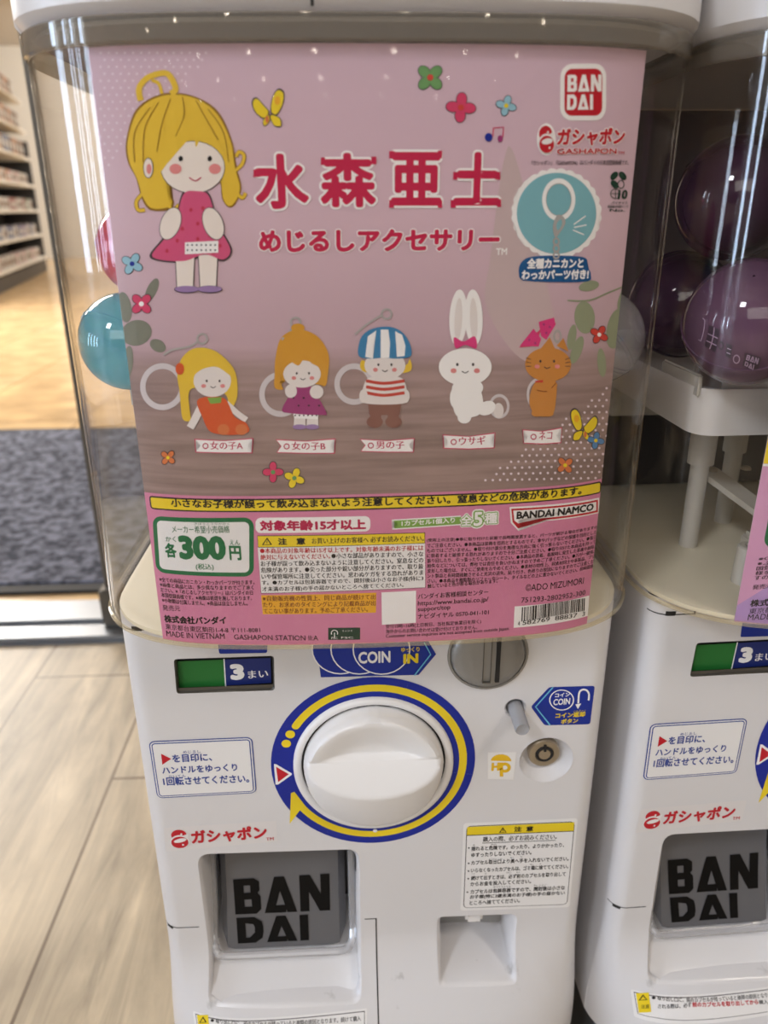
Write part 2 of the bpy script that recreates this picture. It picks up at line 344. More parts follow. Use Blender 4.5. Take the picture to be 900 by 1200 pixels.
# bright entrance windows in the left wall: mirrored as streaks in the clear cases
mat('day_pane', (205, 226, 255), .3, emit=26.)
t = MB()
for k in range(4):
    y0 = -5.2+k*1.5; t.box((-8.98, y0, .1), (-8.93, y0+.34, 2.9))
tag(t.build('window_1', 'day_pane', smooth=False), kind='structure')
# metal threshold between the two floors
t = MB(); t.box((-9, .802, -.05), (-.30, .96, .003)); t.box((-9, .808, .003), (-.36, .852, .012), 0, .002); t.box((-9, .875, .003), (-.36, .955, .010), 0, .002)
tag(t.build('trim_1', 'steel', smooth=False), kind='structure')
t = MB(); t.box((-.30, .802, -.05), (6, .96, .001)); tag(t.build('trim_2', 'floor_planks', smooth=False), kind='structure')
# slim upright at the end of the threshold
j = empty('door_post', (-.452, .86, 0), label='slim grey metal upright standing at the end of the steel threshold', cat='post')
def rel(o, mb): mb.v = [tuple(np.array(v)-np.array(o.location)) for v in mb.v]; return mb
rel(j, MB().box((-.459, .853, .011), (-.447, .867, 2.99), 0, .002)).build('upright', 'post_grey', j)
rel(j, MB().box((-.468, .84, .012), (-.432, .885, .085), 0, .004)).build('foot_bracket', 'post_grey', j)
# entrance mat
m = mat('mat_pile', (52, 54, 66), .95); nt = m.node_tree; N = nt.nodes.new; K = nt.links.new
tc = N('ShaderNodeTexCoord'); n = N('ShaderNodeTexNoise'); n.inputs['Scale'].default_value = 48; n.inputs['Detail'].default_value = 5; K(tc.outputs['Object'], n.inputs['Vector'])
r = N('ShaderNodeValToRGB'); r.color_ramp.elements[0].position = .4; r.color_ramp.elements[0].color = L((50, 54, 68)); r.color_ramp.elements[1].position = .62; r.color_ramp.elements[1].color = L((124, 128, 146)); K(n.outputs['Fac'], r.inputs[0])
K(r.outputs[0], nt.nodes['Principled BSDF'].inputs['Base Color']); bp = N('ShaderNodeBump'); bp.inputs['Strength'].default_value = .6; K(n.outputs['Fac'], bp.inputs['Height']); K(bp.outputs[0], nt.nodes['Principled BSDF'].inputs['Normal'])
mt = empty('entrance_mat', (-1.6, 1.63, 0), label='dark navy ribbed entrance mat lying behind the steel threshold', cat='mat')
mat('mat_rubber', (26, 26, 30), .7)
MB().box((-1.0, -.60, .0008), (1.10, .60, .012), 0, .004).build('pile', 'mat_pile', mt)
t = MB()
for a, b in (((-1.03, -.63, .0005), (1.13, -.60, .008)), ((-1.03, .60, .0005), (1.13, .63, .008)), ((-1.03, -.6, .0005), (-1.0, .6, .008)), ((1.10, -.6, .0005), (1.13, .6, .008))): t.box(a, b)
t.build('rubber_edge', 'mat_rubber', mt)

# ------------------------------------------------------------------ distant goods rack
A = floor_pt(0, 345); B = floor_pt(56, 317); ang = math.atan2(B[1]-A[1], B[0]-A[0])
rk = empty('goods_rack', (A[0], A[1], 0), ang, label='tall grey store rack with white shelves of small packs, far left', cat='shelf rack')
mat('rack_grey', (52, 51, 54), .6); mat('rack_white', (236, 232, 224), .5); mat('rack_base', (52, 46, 42), .6)
# local x runs along the rack, local y+ is the side away from the aisle
LEN = 3.1
MB().box((-1.2, .40, .12), (LEN, .44, 2.35)).build('back_panel', 'rack_grey', rk, False)
MB().box((-1.2, .0, 0), (LEN, .44, .13)).build('plinth', 'rack_base', rk, False)
MB().box((LEN-.04, .0, .13), (LEN, .40, 1.5), 0).build('end_panel', 'rack_grey', rk, False)
levels = [.15, .42, .70, .98, 1.28, 1.58, 1.90]
for z in levels: MB().box((-1.2, -.01, z), (LEN-.05, .39, z+.03), 0, .004).build('shelf', 'rack_white', rk, False)
goods = dict(red=(150, 84, 78), blue=(84, 100, 140), white=(196, 192, 188), orange=(186, 130, 88), pink=(196, 160, 164), brown=(120, 92, 70), green=(112, 138, 116), violet=(132, 118, 150))
for k, c in goods.items(): mat('goods_'+k, c, .45)
rows = ['lowest', 'second', 'third', 'fourth', 'fifth', 'sixth', 'topmost']; fav = [('white', 'pink'), ('white', 'violet', 'blue'), ('green', 'white', 'red'), ('pink', 'white', 'orange'), ('orange', 'blue', 'brown'), ('brown', 'white', 'orange'), ('brown', 'orange')]
proto = {}
cA, sA = math.cos(ang), math.sin(ang)
for ri, z in enumerate(levels):
    x = .05
    while x < LEN-.3:
        k = random.choice(fav[ri]); lab = '%s pack on the %s shelf of the distant rack' % (k, rows[ri]); wd = .17
        if k not in proto:
            b = MB(); b.box((-wd/2, -.05, 0), (wd/2, .05, .19), 0, .006); b.box((-wd/2+.02, -.053, .05), (wd/2-.02, -.0495, .13), 1)
            b.box((-.03, -.004, .188), (.03, .004, .21), 1, .002)
            o = b.build('goods_pack', ['goods_'+k, 'goods_white' if k != 'white' else 'goods_brown'], None); proto[k] = o
        else:
            o = proto[k].copy(); COL.objects.link(o)
        lx, ly = x, .07; o.location = (A[0]+cA*lx-sA*ly, A[1]+sA*lx+cA*ly, z+.0305); o.rotation_euler = (0, 0, ang); o.scale = (1, 1, .62 if ri < 4 else .9)
        tag(o, lab, 'pack', '%s packs on the %s shelf of the distant rack' % (k, rows[ri])); x += wd+random.uniform(.02, .06)

# ------------------------------------------------------------------ capsule machine
def make_front_panel(parent, holes):
    cu = bpy.data.curves.new('p', 'CURVE'); cu.dimensions = '2D'; cu.fill_mode = 'FRONT'
    for pts in [[(-.1525, ZBASE), (.1525, ZBASE), (.1525, ZB), (-.1525, ZB)]]+holes:
        sp = cu.splines.new('POLY'); sp.points.add(len(pts)-1); sp.use_cyclic_u = True
        for p, q in zip(sp.points, pts): p.co = (q[0], q[1], 0, 1)
    o = bpy.data.objects.new('p', cu); COL.objects.link(o)
    me = bpy.data.meshes.new_from_object(o.evaluated_get(bpy.context.evaluated_depsgraph_get())); bpy.data.objects.remove(o)
    bm = bmesh.new(); bm.from_mesh(me)
    for v in bm.verts: v.co = Vector((v.co.x, 0, v.co.y))
    cuts = [((x, 0, 0), (1, 0, 0)) for x in [s*(.1405+.012*math.sin(math.radians(a))) for s in (1, -1) for a in (1, 15, 30, 45, 60, 75, 84)]+[k*.0125 for k in range(-11, 12)]]
    cuts += [((0, 0, z), (0, 0, 1)) for z in np.linspace(ZC-.492, ZC-.592, 24)]
    for co, no in cuts: bmesh.ops.bisect_plane(bm, geom=bm.verts[:]+bm.edges[:]+bm.faces[:], plane_co=co, plane_no=no, dist=1e-6)
    bmesh.ops.remove_doubles(bm, verts=bm.verts[:], dist=2e-6)
    for v in bm.verts:
        z = v.co.z; s = sflare(z); x = v.co.x*(.1525+.0055*s)/.1525; v.co = Vector((x, yP(x, z), z))
    for f in bm.faces:
        f.normal_update(); f.smooth = True
        if f.normal.y > 0: f.normal_flip()
    me2 = bpy.data.meshes.new('front_panel'); bm.to_mesh(me2); bm.free(); me2.materials.append(MATS['body_white'])
    p = bpy.data.objects.new('front_panel', me2); COL.objects.link(p); p.parent = parent; return p
def flat(pts):                      # panel outline in sheet coordinates (undo the flare's widening)
    return [(p[0]*.1525/(.1525+.0055*sflare(p[2])), p[2]) for p in pts]
def px_outline(pts, n=4): return [U3(p[0], p[1], yP) for p in pts]
def rounded(pts, r, n=5):           # round the corners of a px polygon
    out = []; N = len(pts); pts = [np.array(p, float) for p in pts]
    for i in range(N):
        p, a, b = pts[i], pts[i-1], pts[(i+1) % N]; u = (a-p)/np.linalg.norm(a-p); v = (b-p)/np.linalg.norm(b-p); s = p+u*r; e = p+v*r
        for k in range(n+1):
            t = k/n; out.append((1-t)**2*s+2*t*(1-t)*p+t*t*e)
    return out
def densify(P, d=.004):
    out = []
    for a, b in zip(P, P[1:]+P[:1]):
        k = max(1, int(np.linalg.norm(np.array(b)-np.array(a))/d))
        out += [tuple(np.array(a)+(np.array(b)-np.array(a))*i/k) for i in range(k)]
    return out
def hole_wall(xz, depth, name, parent, m, rim=.0012, taper=0., cap=None):
    xz = densify([tuple(p) for p in xz]); c = np.mean(np.array(xz), 0)
    def ring(shrink, dy):
        out = []
        for p in xz:
            v = np.array(p)-c; l = np.linalg.norm(v); q = c+v*(1-shrink/l); z = p[1]; s = sflare(z); x = q[0]*(.1525+.0055*s)/.1525; x0 = p[0]*(.1525+.0055*s)/.1525
            out.append((x, (yP(x0, z)+dy) if dy < depth else depth, q[1]))
        return out
    b = MB().loft([ring(0, -.00001), ring(rim*.3, rim*.3), ring(rim, rim), ring(rim+taper, depth)], 0)
    if cap is not None:
        b.f.append(tuple(len(b.v)-len(xz)+i for i in range(len(xz)))); b.m.append(1)
    return b.build(name, [m]+([cap] if cap else []), parent, angle=60)
circ = lambda x, z, r, n=40, k=1.: [(x+r*math.cos(2*math.pi*i/n), z+r*k*math.sin(2*math.pi*i/n)) for i in range(n)]

mc = empty('capsule_machine', label='white capsule vending machine in the middle, holding the pink figure card', cat='capsule machine', group='lower capsule machines')
Z = lambda r: ZC+r
win = flat(px_outline(rounded([(203.5, 772.5), (321, 768.5), (322, 809), (207, 813)], 4)))
disp = flat(px_outline(rounded([(231, 1001), (421, 995), (424, 1177), (245, 1180)], 14)))
coin = flat(px_outline(rounded([(512, 1074.5), (606, 1071), (605.5, 1154), (514, 1157)], 8)))
LOCK = (.1155, Z(-.3425)); BTN = (.0925, Z(-.3005)); SLOT = (.0727, Z(-.2590)); DIAL = (.0005, Z(-.3405))
lock = circ(*LOCK, .0178); btn = circ(*BTN, .0073)
make_front_panel(mc, [win, disp, coin, lock, btn])
# shell: sides and back
def body_ring(z):
    s = sflare(z); h = .1525+.0055*s; y0 = .012
    R = [(h, y0), (h, .05), (h-.0015-.004*s, .15), (h-.003-.006*s, .255), (h-.007-.006*s, .268), (h-.016-.006*s, .277), (h-.03, .28)]
    return [(x, y, z) for x, y in R]+[(-x, y, z) for x, y in R[::-1]]
zs = [ZB, Z(-.30), Z(-.40)]+list(np.linspace(Z(-.492), Z(-.592), 14))+[ZBASE]
b = MB().loft([body_ring(z) for z in zs], 0, False)
n = len(b.v)
b.v += [(x, yP(x, ZBASE), ZBASE) for x in np.linspace(-.158, .158, 33)]; b.f.append(tuple(range(n, n+33))+tuple((len(zs)-1)*14+i for i in range(14))); b.m.append(0)
top = [(x, yP(x, ZB), ZB) for x in np.linspace(-.1525, .1525, 41)]; n = len(b.v)
b.v += top; b.f.append(tuple(range(n, n+41))+tuple(range(14))); b.m.append(0)
b.build('body_shell', 'body_white', mc)
MB().box((-.14, .02, .0), (.14, .27, ZBASE-.0005), 0, .006).build('stand', 'stand_grey', mc)
# seams
MATS['ink_gap'] = MATS['gap_dark']; PAL['gap'] = (30, 28, 28)
zz = Z(-.4795)
zq = Z(-.2345)
for nm, qs in (('collar_seam', [[(-.1522, zq-.0006), (-.1262, zq-.0006), (-.1262, zq+.0002), (-.1522, zq+.0002)], [(-.1262, zq-.0006), (-.1250, zq-.0006), (-.1250, zq+.0002), (-.1262, zq+.0002)], [(-.1262, zq+.0002), (-.1250, zq+.0002), (-.1250, ZB-.0004), (-.1262, ZB-.0004)]]), ('collar_notch', [[(-.1440, zq-.001), (-.1380, zq-.001), (-.1375, zq+.0022), (-.1440, zq+.0022)]]),
    ('panel_seam', [[(-.1522, zz-.0004), (-.1265, zz-.0004), (-.1265, zz+.0004), (-.1522, zz+.0004)]]), ('panel_notch', [[(-.1500, zz-.0022), (-.1455, zz-.0022), (-.1450, zz+.0006), (-.1500, zz+.0006)]]),
    ('panel_seam', [[(-.0075, zz-.0002), (.0003, zz-.0002), (.0003, zz+.0006), (-.0075, zz+.0006)], [(.0003, zz-.0002), (.0013, zz-.0002), (.0013, zz+.0006), (.0003, zz+.0006)], [(.0003, Z(-.594)), (.0013, Z(-.594)), (.0013, zz-.0002), (.0003, zz-.0002)]])):
    sk = Ink(yP, lift=.00015, cuts=[((0, 0, z), (0, 0, 1)) for z in np.linspace(Z(-.482), Z(-.595), 24)]+[((x, 0, 0), (1, 0, 0)) for x in [-.1405-.012*math.sin(math.radians(a)) for a in (5, 20, 35, 50, 65, 80, 86)]])
    for q in qs: sk.P.append((q, 0, 'gap'))
    sk.weld = True; sk.build(nm, mc)

# clear case
def full_outline(off=0., back=.272):
    h = .1590; P = [tuple(p) for p in FRONT]
    P += [(h, .04), (h-.0005, .10), (h-.0025, .18), (h-.0045, back-.03), (h-.008, back-.012), (h-.018, back-.003), (h-.03, back)]
    P += [(.06, back), (-.06, back)]+[(-x, y) for x, y in [(h-.03, back), (h-.018, back-.003), (h-.008, back-.012), (h-.0045, back-.03), (h-.0025, .18), (h-.0005, .10), (h, .04)]]
    if off:
        Q = []; N = len(P)
        for i in range(N):
            a, c = np.array(P[i-1]), np.array(P[(i+1) % N]); d = (c-a)/np.linalg.norm(c-a); Q.append(tuple(np.array(P[i])+off*np.array((-d[1], d[0]))))
        P = Q
    return P
at = lambda P, z: [(x, y, z) for x, y in P]
O0, I0 = full_outline(), full_outline(.0016)
b = MB().loft([at(O0, ZB+.0006), at(O0, ZT-.0008), at(I0, ZT-.0008), at(I0, ZB+.0006), at(O0, ZB+.0006)])
b.build('clear_case', 'clear_acrylic', mc, angle=50)
O1, O2 = full_outline(-.0016), full_outline(-.0006)
MB().loft([at(O2, ZT-.0110), at(O1, ZT-.0100), at(O1, ZT-.0012), at(O2, ZT-.0004), at(full_outline(-.0002), ZT-.0004), at(full_outline(-.0002), ZT-.0110), at(O2, ZT-.0110)]).build('case_rim', 'clear_lip', mc, label='clear rim round the top of the case')
MB().loft([at(O2, ZB+.0030), at(O1, ZB+.0025), at(O1, ZB+.0008), at(O2, ZB+.0001), at(full_outline(-.0002), ZB+.0001), at(full_outline(-.0002), ZB+.0030), at(O2, ZB+.0030)]).build('case_foot', 'clear_foot', mc, label='clear foot rim under the case')
# inside: cream floor, dark back, top plate, hopper tray
I1, I2 = full_outline(.0050), full_outline(.0085)
MB().loft([at(I1, ZB+.0008), at(I1, ZB+.0034), at(I2, ZB+.0040)], 0, True, True, True).build('case_floor', 'cream_plastic', mc)
MB().box((-.150, .258, ZB+.01), (.150, .262, ZT-.004)).build('back_wall', 'back_dark', mc, False)
MB().loft([at(I1, ZT-.003), at(I1, ZT-.0012)], 0, True, True, True).build('top_plate', 'under_grey', mc)
def tray_ring(e, z):
    P = rounded([(-.133-e, .018-e), (.133+e, .018-e), (.133+e, .25), (-.133-e, .25)], .016, 8); return [(p[0], p[1], z) for p in P]
MB().loft([tray_ring(-.010, Z(-.126)), tray_ring(0, Z(-.126)), tray_ring(.001, Z(-.098)), tray_ring(-.003, Z(-.098)), tray_ring(-.006, Z(-.115))], 0, True, True, True).build('hopper_tray', 'white_plastic', mc)
for sx in (-1, 1):
    MB().box((sx*.1318-.0014, .022, Z(-.104)), (sx*.1318+.0014, .075, Z(-.0905)), 0, .0012).build('guide_fin', 'mech_white', mc)
    MB().box((sx*.108-.010, .060, Z(-.115)), (sx*.108+.010, .064, Z(-.078)), 0, .0018).build('guide_fin', 'mech_white', mc)
# mechanism under the tray
for x, y, r1, r2, z1, z2 in ((-.100, .070, .0085, .0060, -.126, -.160), (.096, .070, .0085, .006, -.126, -.160), (-.055, .110, .008, .006, -.126, -.165)):
    MB().lathe((x, y, 0), (0, 0, 1), [(r2, ZB+.004), (r2, Z(z2)), (r1, Z(z2)), (r1, Z(z1)+.0002)], 24).build('support_post', 'mech_white', mc)
MB().lathe((-.0905, .012, 0), (0, 0, 1), [(.0075, ZB+.004), (.0070, Z(-.196)), (.0058, Z(-.195)), (.0030, Z(-.195)), (.0030, Z(-.205))], 24).build('screw_boss', 'mech_white', mc)
def bar(p, q, w_, h_, m, name):
    p, q = Vector(p), Vector(q); d = (q-p); l = d.length; X = d.normalized(); Yv = Vector((0, 0, 1)).cross(X).normalized(); Zv = X.cross(Yv); b = MB(); P = []
    for i in range(24):
        a = 2*math.pi*i/24; cx = (l if math.cos(a) > 0 else 0)+w_*math.cos(a); P.append((cx, w_*math.sin(a)))
    b.loft([[p+X*a+Yv*c+Zv*h_*s for a, c in P] for s in (-.5, .5)], 0, True, True, True); return b.build(name, m, mc)
lv = bar((-.088, .075, Z(-.170)), (-.067, .02, Z(-.186)), .0075, .004, 'mech_white', 'lever_arm')
for p in ((-.088, .075, Z(-.1675)), (-.067, .02, Z(-.1835)), (-.058, .086, Z(-.171)), (-.068, .03, Z(-.2005))): MB().lathe(p, (0, 0, 1), [(.0035, 0), (.0035, .0012), (.0022, .0022)], 16).build('screw', 'lock_metal', mc)
MB().box((-.076, .018, ZB+.004), (-.040, .050, Z(-.2005)), 0, .003).build('motor_mount', 'mech_white', mc)
b = MB(); b.box((-.13, .16, Z(-.150)), (.13, .166, Z(-.126)), 0)
for k in range(9): b.box((-.125+k*.029, .1575, Z(-.147)), (-.103+k*.029, .1601, Z(-.131)), 0, .001)
b.build('slotted_rail', 'mech_white', mc)
MB().box((-.135, .19, ZB+.0045), (.135, .25, Z(-.152)), 0, .004).build('motor_housing', 'mech_dark', mc)

# counter window, seven-segment style sticker reels
hole_wall(win, .006, 'counter_window', mc, 'post_grey', .0010, 0, 'gap_dark')
ik = Ink(lambda x, z: .0045, lift=0)
ik.quad((208, 775), (262, 773), (264, 804), (210, 806), 'counter_green', 0); ik.quad((263, 773), (317, 771), (318, 800), (265, 803.5), 'counter_blue', 0)
ik.line([(262.5, 772), (264.5, 805)], 1.4, 'white', 1)
ik.text('3', 270.5, 797, 287, 796.5, 19, 'white', 1, .07); ik.text('まい', 291, 795, 314.5, 793.5, 9, 'white', 1, .02)
ik.build('counter_reel', mc)
b = MB(); q = [U3(*p, lambda x, z: .0015) for p in ((207.5, 806.5), (320.8, 802), (321, 808.2), (208, 812))]
b.add(q, [(0, 1, 2, 3)]); b.build('window_sill', 'post_grey', mc, False)

# dispenser
hole_wall(disp, .048, 'dispenser_recess', mc, 'body_white', .003, 0, 'gap_dark')
xa, xb, za, zc_ = -.1218, -.0128, Z(-.4140), Z(-.506)
MB().add([(xa, .0042, za), (xb, .0042, za), (xb, .0042, zc_), (xa, .0042, zc_), (xa+.001, .046, za), (xb-.001, .046, za), (xb-.001, .046, zc_), (xa+.001, .046, zc_)], [(0, 1, 5, 4), (1, 2, 6, 5), (3, 0, 4, 7), (4, 5, 6, 7)]).build('dispenser_shade_liner', 'recess_shade', mc, False)  # added dark liner: the recess's deep shade is put into its colour
zt, zb = Z(-.405), Z(-.508)
def door_y(z):
    t = (zt-z)/(zt-zb); return .030-.026*t**1.7
rows_ = np.linspace(zt, zb, 22); x0, x1 = -.1135, -.0215
b = MB(); ring = []
for x in np.linspace(x0, x1, 20):
    e = min(x-x0, x1-x); rb = .008; dy = 0 if e > rb else (rb-math.sqrt(max(rb*rb-(rb-e)**2, 0)))
    ring.append([(x, door_y(z)+dy*.8, z) for z in np.linspace(zt, zb+dy*1.1, 22)])
b.loft(ring, 0, False); b.build('capsule_door', 'door_grey', mc, label='grey flap of the capsule outlet with black letters')
door = mc.children[-1]
dk = Ink(lambda x, z: door_y(z), lift=.0004, cuts=[((0, 0, z), (0, 0, 1)) for z in rows_])
block(dk, 'BAN', (273, 1030), (386, 1023), (387, 1066), (276, 1071), 'door_letter', 1); block(dk, 'DAI', (277, 1075), (361, 1071), (362, 1101), (279, 1105), 'door_letter', 1)
MATS['ink_door_letter'] = MATS['door_letter']; PAL['door_letter'] = (22, 21, 23)
lt = dk.build('door_lettering', door)
b = MB(); P = []
P = [(q[0], door_y(max(q[1], zb))+.001-(.005 if q[1] < zb+.012 else 0)*min(1, (zb+.012-q[1])/.012), q[1]) for q in rounded([(-.1185, zt), (-.1185, zb-.002), (-.0163, zb-.002), (-.0163, zt)], .011, 8)[9:-9]]
P = [(-.1185, door_y(z)+.001, z) for z in np.linspace(zt, zb+.012, 8)]+P+[(-.0163, door_y(z)+.001, z) for z in np.linspace(zb+.012, zt, 8)]
b.tube(P, .0030, 10); b.build('door_frame', 'clear_door', mc, label='clear rim around the outlet flap')
b = MB(); xs = np.linspace(-.121, -.0115, 14); prof = [(.047, Z(-.506)), (.02, Z(-.512)), (.005, Z(-.522)), (-.006, Z(-.536)), (-.0145, Z(-.5405))]
b.loft([[(x, y+(.004 if i in (0, 13) else 0), z+(.006 if i in (0, 13) else .0015 if i in (1, 12) else 0)) for y, z in prof] for i, x in enumerate(xs)], 0, False)
b.build('outlet_tray', 'body_white', mc)

# coin return
mat('plate_grey', (158, 156, 153), .6)
hole_wall(coin, .036, 'coin_return', mc, 'body_white', .003, .001, 'plate_grey')
b = MB(); P = [(.0475, .0355, Z(-.5420)), (.1055, .0355, Z(-.5420)), (.1065, -.004, Z(-.5470)), (.1065, -.016, Z(-.5480)), (.0475, -.016, Z(-.5480)), (.0475, -.004, Z(-.5470))]
b.add(P, [(0, 1, 2, 5), (5, 2, 3, 4)]); b.box((.0715, .0330, Z(-.5420)), (.0770, .0354, Z(-.5385)), 1); b.build('coin_cup', ['body_white', 'gap_dark'], mc, False)
MB().box((.0675, .006, Z(-.4960)), (.0805, .029, Z(-.474)), 0, .002).build('coin_chute', 'white_plastic', mc)

# coin slot
sl = MB(); c = (SLOT[0], 0, SLOT[1])
sl.lathe(c, (0, -1, 0), [(.0255, -.0002), (.0255, .001), (.0240, .0012), (.0237, -.0001), (.0228, .002), (.0215, .0042), (.015, .0058), (.007, .0064), (.0005, .0066)], 48)
slo = sl.build('coin_slot', 'slot_grey', mc, angle=50)
MB().box((SLOT[0]+.0040, -.0072, SLOT[1]-.0165), (SLOT[0]+.0066, -.0030, SLOT[1]+.0165), 0).build('slit', 'gap_dark', slo, False)
b = MB(); s0, s1, t0, t1 = SLOT[0]-.0040, SLOT[0]+.0008, SLOT[1]-.017, SLOT[1]+.017
for a, q in (((s0, t0), (s0+.0004, t1)), ((s1, t0), (s1+.0004, t1)), ((s0, t0), (s1, t0+.0004)), ((s0, t1), (s1, t1+.0004))): b.box((a[0], -.0071, a[1]), (q[0], -.003, q[1]))
b.build('slit_outline', 'post_grey', slo, False)

# return button, lock
hole_wall(btn, .012, 'button_hole', mc, 'body_white', .0012, 0, 'gap_dark')
MB().lathe((BTN[0]+.0003, 0, BTN[1]-.0012), (0, -1, 0), [(.0047, -.0115), (.0047, .0195), (.0040, .0206), (.0034, .0202), (.0005, .0202)], 28).build('return_button', 'button_grey', mc)
b = MB(); b.lathe((LOCK[0], 0, LOCK[1]), (0, -1, 0), [(.0182, .0004), (.0172, -.0012), (.0150, -.0050), (.0128, -.0085), (.0112, -.0100), (.0005, -.0100)], 44, 0, False); b.build('lock_dish', 'body_white', mc, angle=70)
lk = MB().lathe((LOCK[0], 0, LOCK[1]+.001), (0, -1, 0), [(.0108, -.0105), (.0108, -.0056), (.0100, -.0048), (.0064, -.0046), (.0060, -.0052), (.0044, -.0052), (.0040, -.0040), (.0005, -.0040)], 40).build('key_lock', 'lock_metal', mc, angle=40)
b = MB(); c0 = Vector((LOCK[0], .0046, LOCK[1]+.001))
b.tube([c0+Vector((.0052*math.cos(a), 0, .0052*math.sin(a))) for a in np.linspace(0, 2*math.pi, 29)[:-1]], .0008, 8, 0, True); b.box((LOCK[0]-.0008, .0036, LOCK[1]+.0035), (LOCK[0]+.0008, .0046, LOCK[1]+.0085)); b.build('key_way', 'gap_dark', lk)

# dial
b = MB(); cx, cz = DIAL
b.lathe((cx, 0, cz), (0, -1, 0), [(.0528, 0), (.0526, .0022), (.0512, .0036), (.0490, .0036), (.0478, .0022), (.0472, -.0005)], 72, 0, False)
b.build('dial_bezel', 'white_plastic', mc, angle=60)
MB().lathe((cx, 0, cz), (0, -1, 0), [(.0474, .0002), (.0005, .0002)], 60, 0, False).build('dial_gap', 'gap_dark', mc)
RK = .0455
def sm(a, b_, x): t = min(max((x-a)/(b_-a), 0), 1); return t*t*(3-2*t)
def knob_h(u, v):
    r = math.hypot(u, v); V0 = .30; k_ = math.sqrt(max(1-(u/.95)**2, 0)); low = V0-.44*k_     # lower edge of the bow-shaped grip face
    edge = -math.sqrt(max(1-u*u, 0)); hl = .0130+.0110*k_
    if v <= V0:
        if v >= low: h = .0130+.0110*(V0-v)/.44
        else:
            t = min((low-v)/max(low-edge, 1e-4), 1); h = hl-(hl-.0070)*t**1.25
    else:
        back = .0080+.0062*sm(.45, .95, r)
        k = sm(V0, V0+.07, v); h = .0130*(1-k)+back*k
        e = sm(.82, .96, abs(u)); h = h*(1-e)+max(h, .0130)*e
    return h-.005*max(0, (r-.95)/.05)**2
vs = sorted(set(list(np.linspace(-.998, .998, 54))+[.28, .295, .30, .305, .32, .34, .355, .37, .39]))
ring = []
for v in vs:
    c = math.sqrt(1-v*v); ring.append([(cx+RK*u*c, -.0015-knob_h(u*c, v), cz+RK*v) for u in np.concatenate(([-1, -.992], np.linspace(-.975, .975, 52), [.992, 1]))])
b = MB().loft(ring, 0, False)
rim = [r_0[0] for r_0 in ring]+ring[-1][1:]+[r_0[-1] for r_0 in ring[::-1]][1:]+ring[0][::-1][1:-1]
rim2 = [(cx+(p[0]-cx)*1.012, 0, cz+(p[2]-cz)*1.012) for p in rim]
b.loft([rim, [(p[0], p[1]+.001, p[2]) for p in [(cx+(q[0]-cx)*1.008, q[1], cz+(q[2]-cz)*1.008) for q in rim]], rim2], 0)
b.build('dial_knob', 'white_plastic', mc, angle=48)

# ------------------------------------------------------------------ stickers on the panel
def stick(): return Ink(yP, lift=.0002)
s = stick(); cx, cz = DIAL; A2 = lambda r, a: (cx+r*math.cos(math.radians(a)), cz+r*math.sin(math.radians(a)))
def annulus(r0, r1, k, lay, a0=0, a1=360, n=72):
    for i in range(n):
        a, b_ = a0+(a1-a0)*i/n, a0+(a1-a0)*(i+1)/n; s.xz([A2(r0, a), A2(r1, a), A2(r1, b_), A2(r0, b_)], k, lay)
annulus(.0515, .0673, 'royal', 0); annulus(.0567, .0618, 'yellow', 1, -145, 147)
for a in (147,): s.xz([(A2(.05925, a)[0]+.00255*math.cos(t), A2(.05925, a)[1]+.00255*math.sin(t)) for t in np.linspace(0, 6.28, 20)[:-1]], 'yellow', 1)
for a in (154, 161.5): s.xz([(A2(.0595, a)[0]+.0031*math.cos(t), A2(.0595, a)[1]+.0031*math.sin(t)) for t in np.linspace(0, 6.28, 20)[:-1]], 'yellow', 1)
s.poly([(339.5, 965), (341, 929), (345, 927.5), (361, 948), (352, 948.5)], 'yellow', 1)
s.poly([(321, 895), (323.5, 895), (342, 906), (342, 907.5), (326, 919), (323, 919)], 'white', 1); s.poly([(323.5, 898), (338.5, 906.7), (326, 916)], 'ink_red', 2)
s.ell(439.5, 973, 2.6, 1.8, 'white', 2)
s.build('dial_ring_sticker', mc, 'blue ring sticker with a yellow arrow around the dial')
s = stick(); s.quad((174, 868), (295.7, 863.3), (301, 929), (184.3, 935), 'blue_text', 0, 7).quad((174, 868), (295.7, 863.3), (301, 929), (184.3, 935), 'paper', 1, 7, 1.3).quad((174, 868), (295.7, 863.3), (301, 929), (184.3, 935), 'blue_text', 2, 7, 2.8).quad((174, 868), (295.7, 863.3), (301, 929), (184.3, 935), 'paper', 3, 7, 4.0)
s.poly([(189, 882.5), (200.8, 888.5), (190.5, 895.3)], 'ink_red', 4)
s.text('を目印に、', 202.7, 893, 249, 891, 9.6, 'blue_text', 4, .03).text('めじるし', 215, 882.5, 235.5, 881.5, 3.4, 'blue_text', 4, .01).text('ハンドルをゆっくり', 190.7, 906.5, 278.5, 902.5, 8.6, 'blue_text', 4, .03)
s.text('1回転させてください。', 192, 920, 292.5, 916.3, 10, 'blue_text', 4, .03).text('かいてん', 198, 911, 218, 909.8, 3.2, 'blue_text', 4, .01)
s.build('instruction_sticker', mc, 'white sticker with a double blue frame and blue lettering')
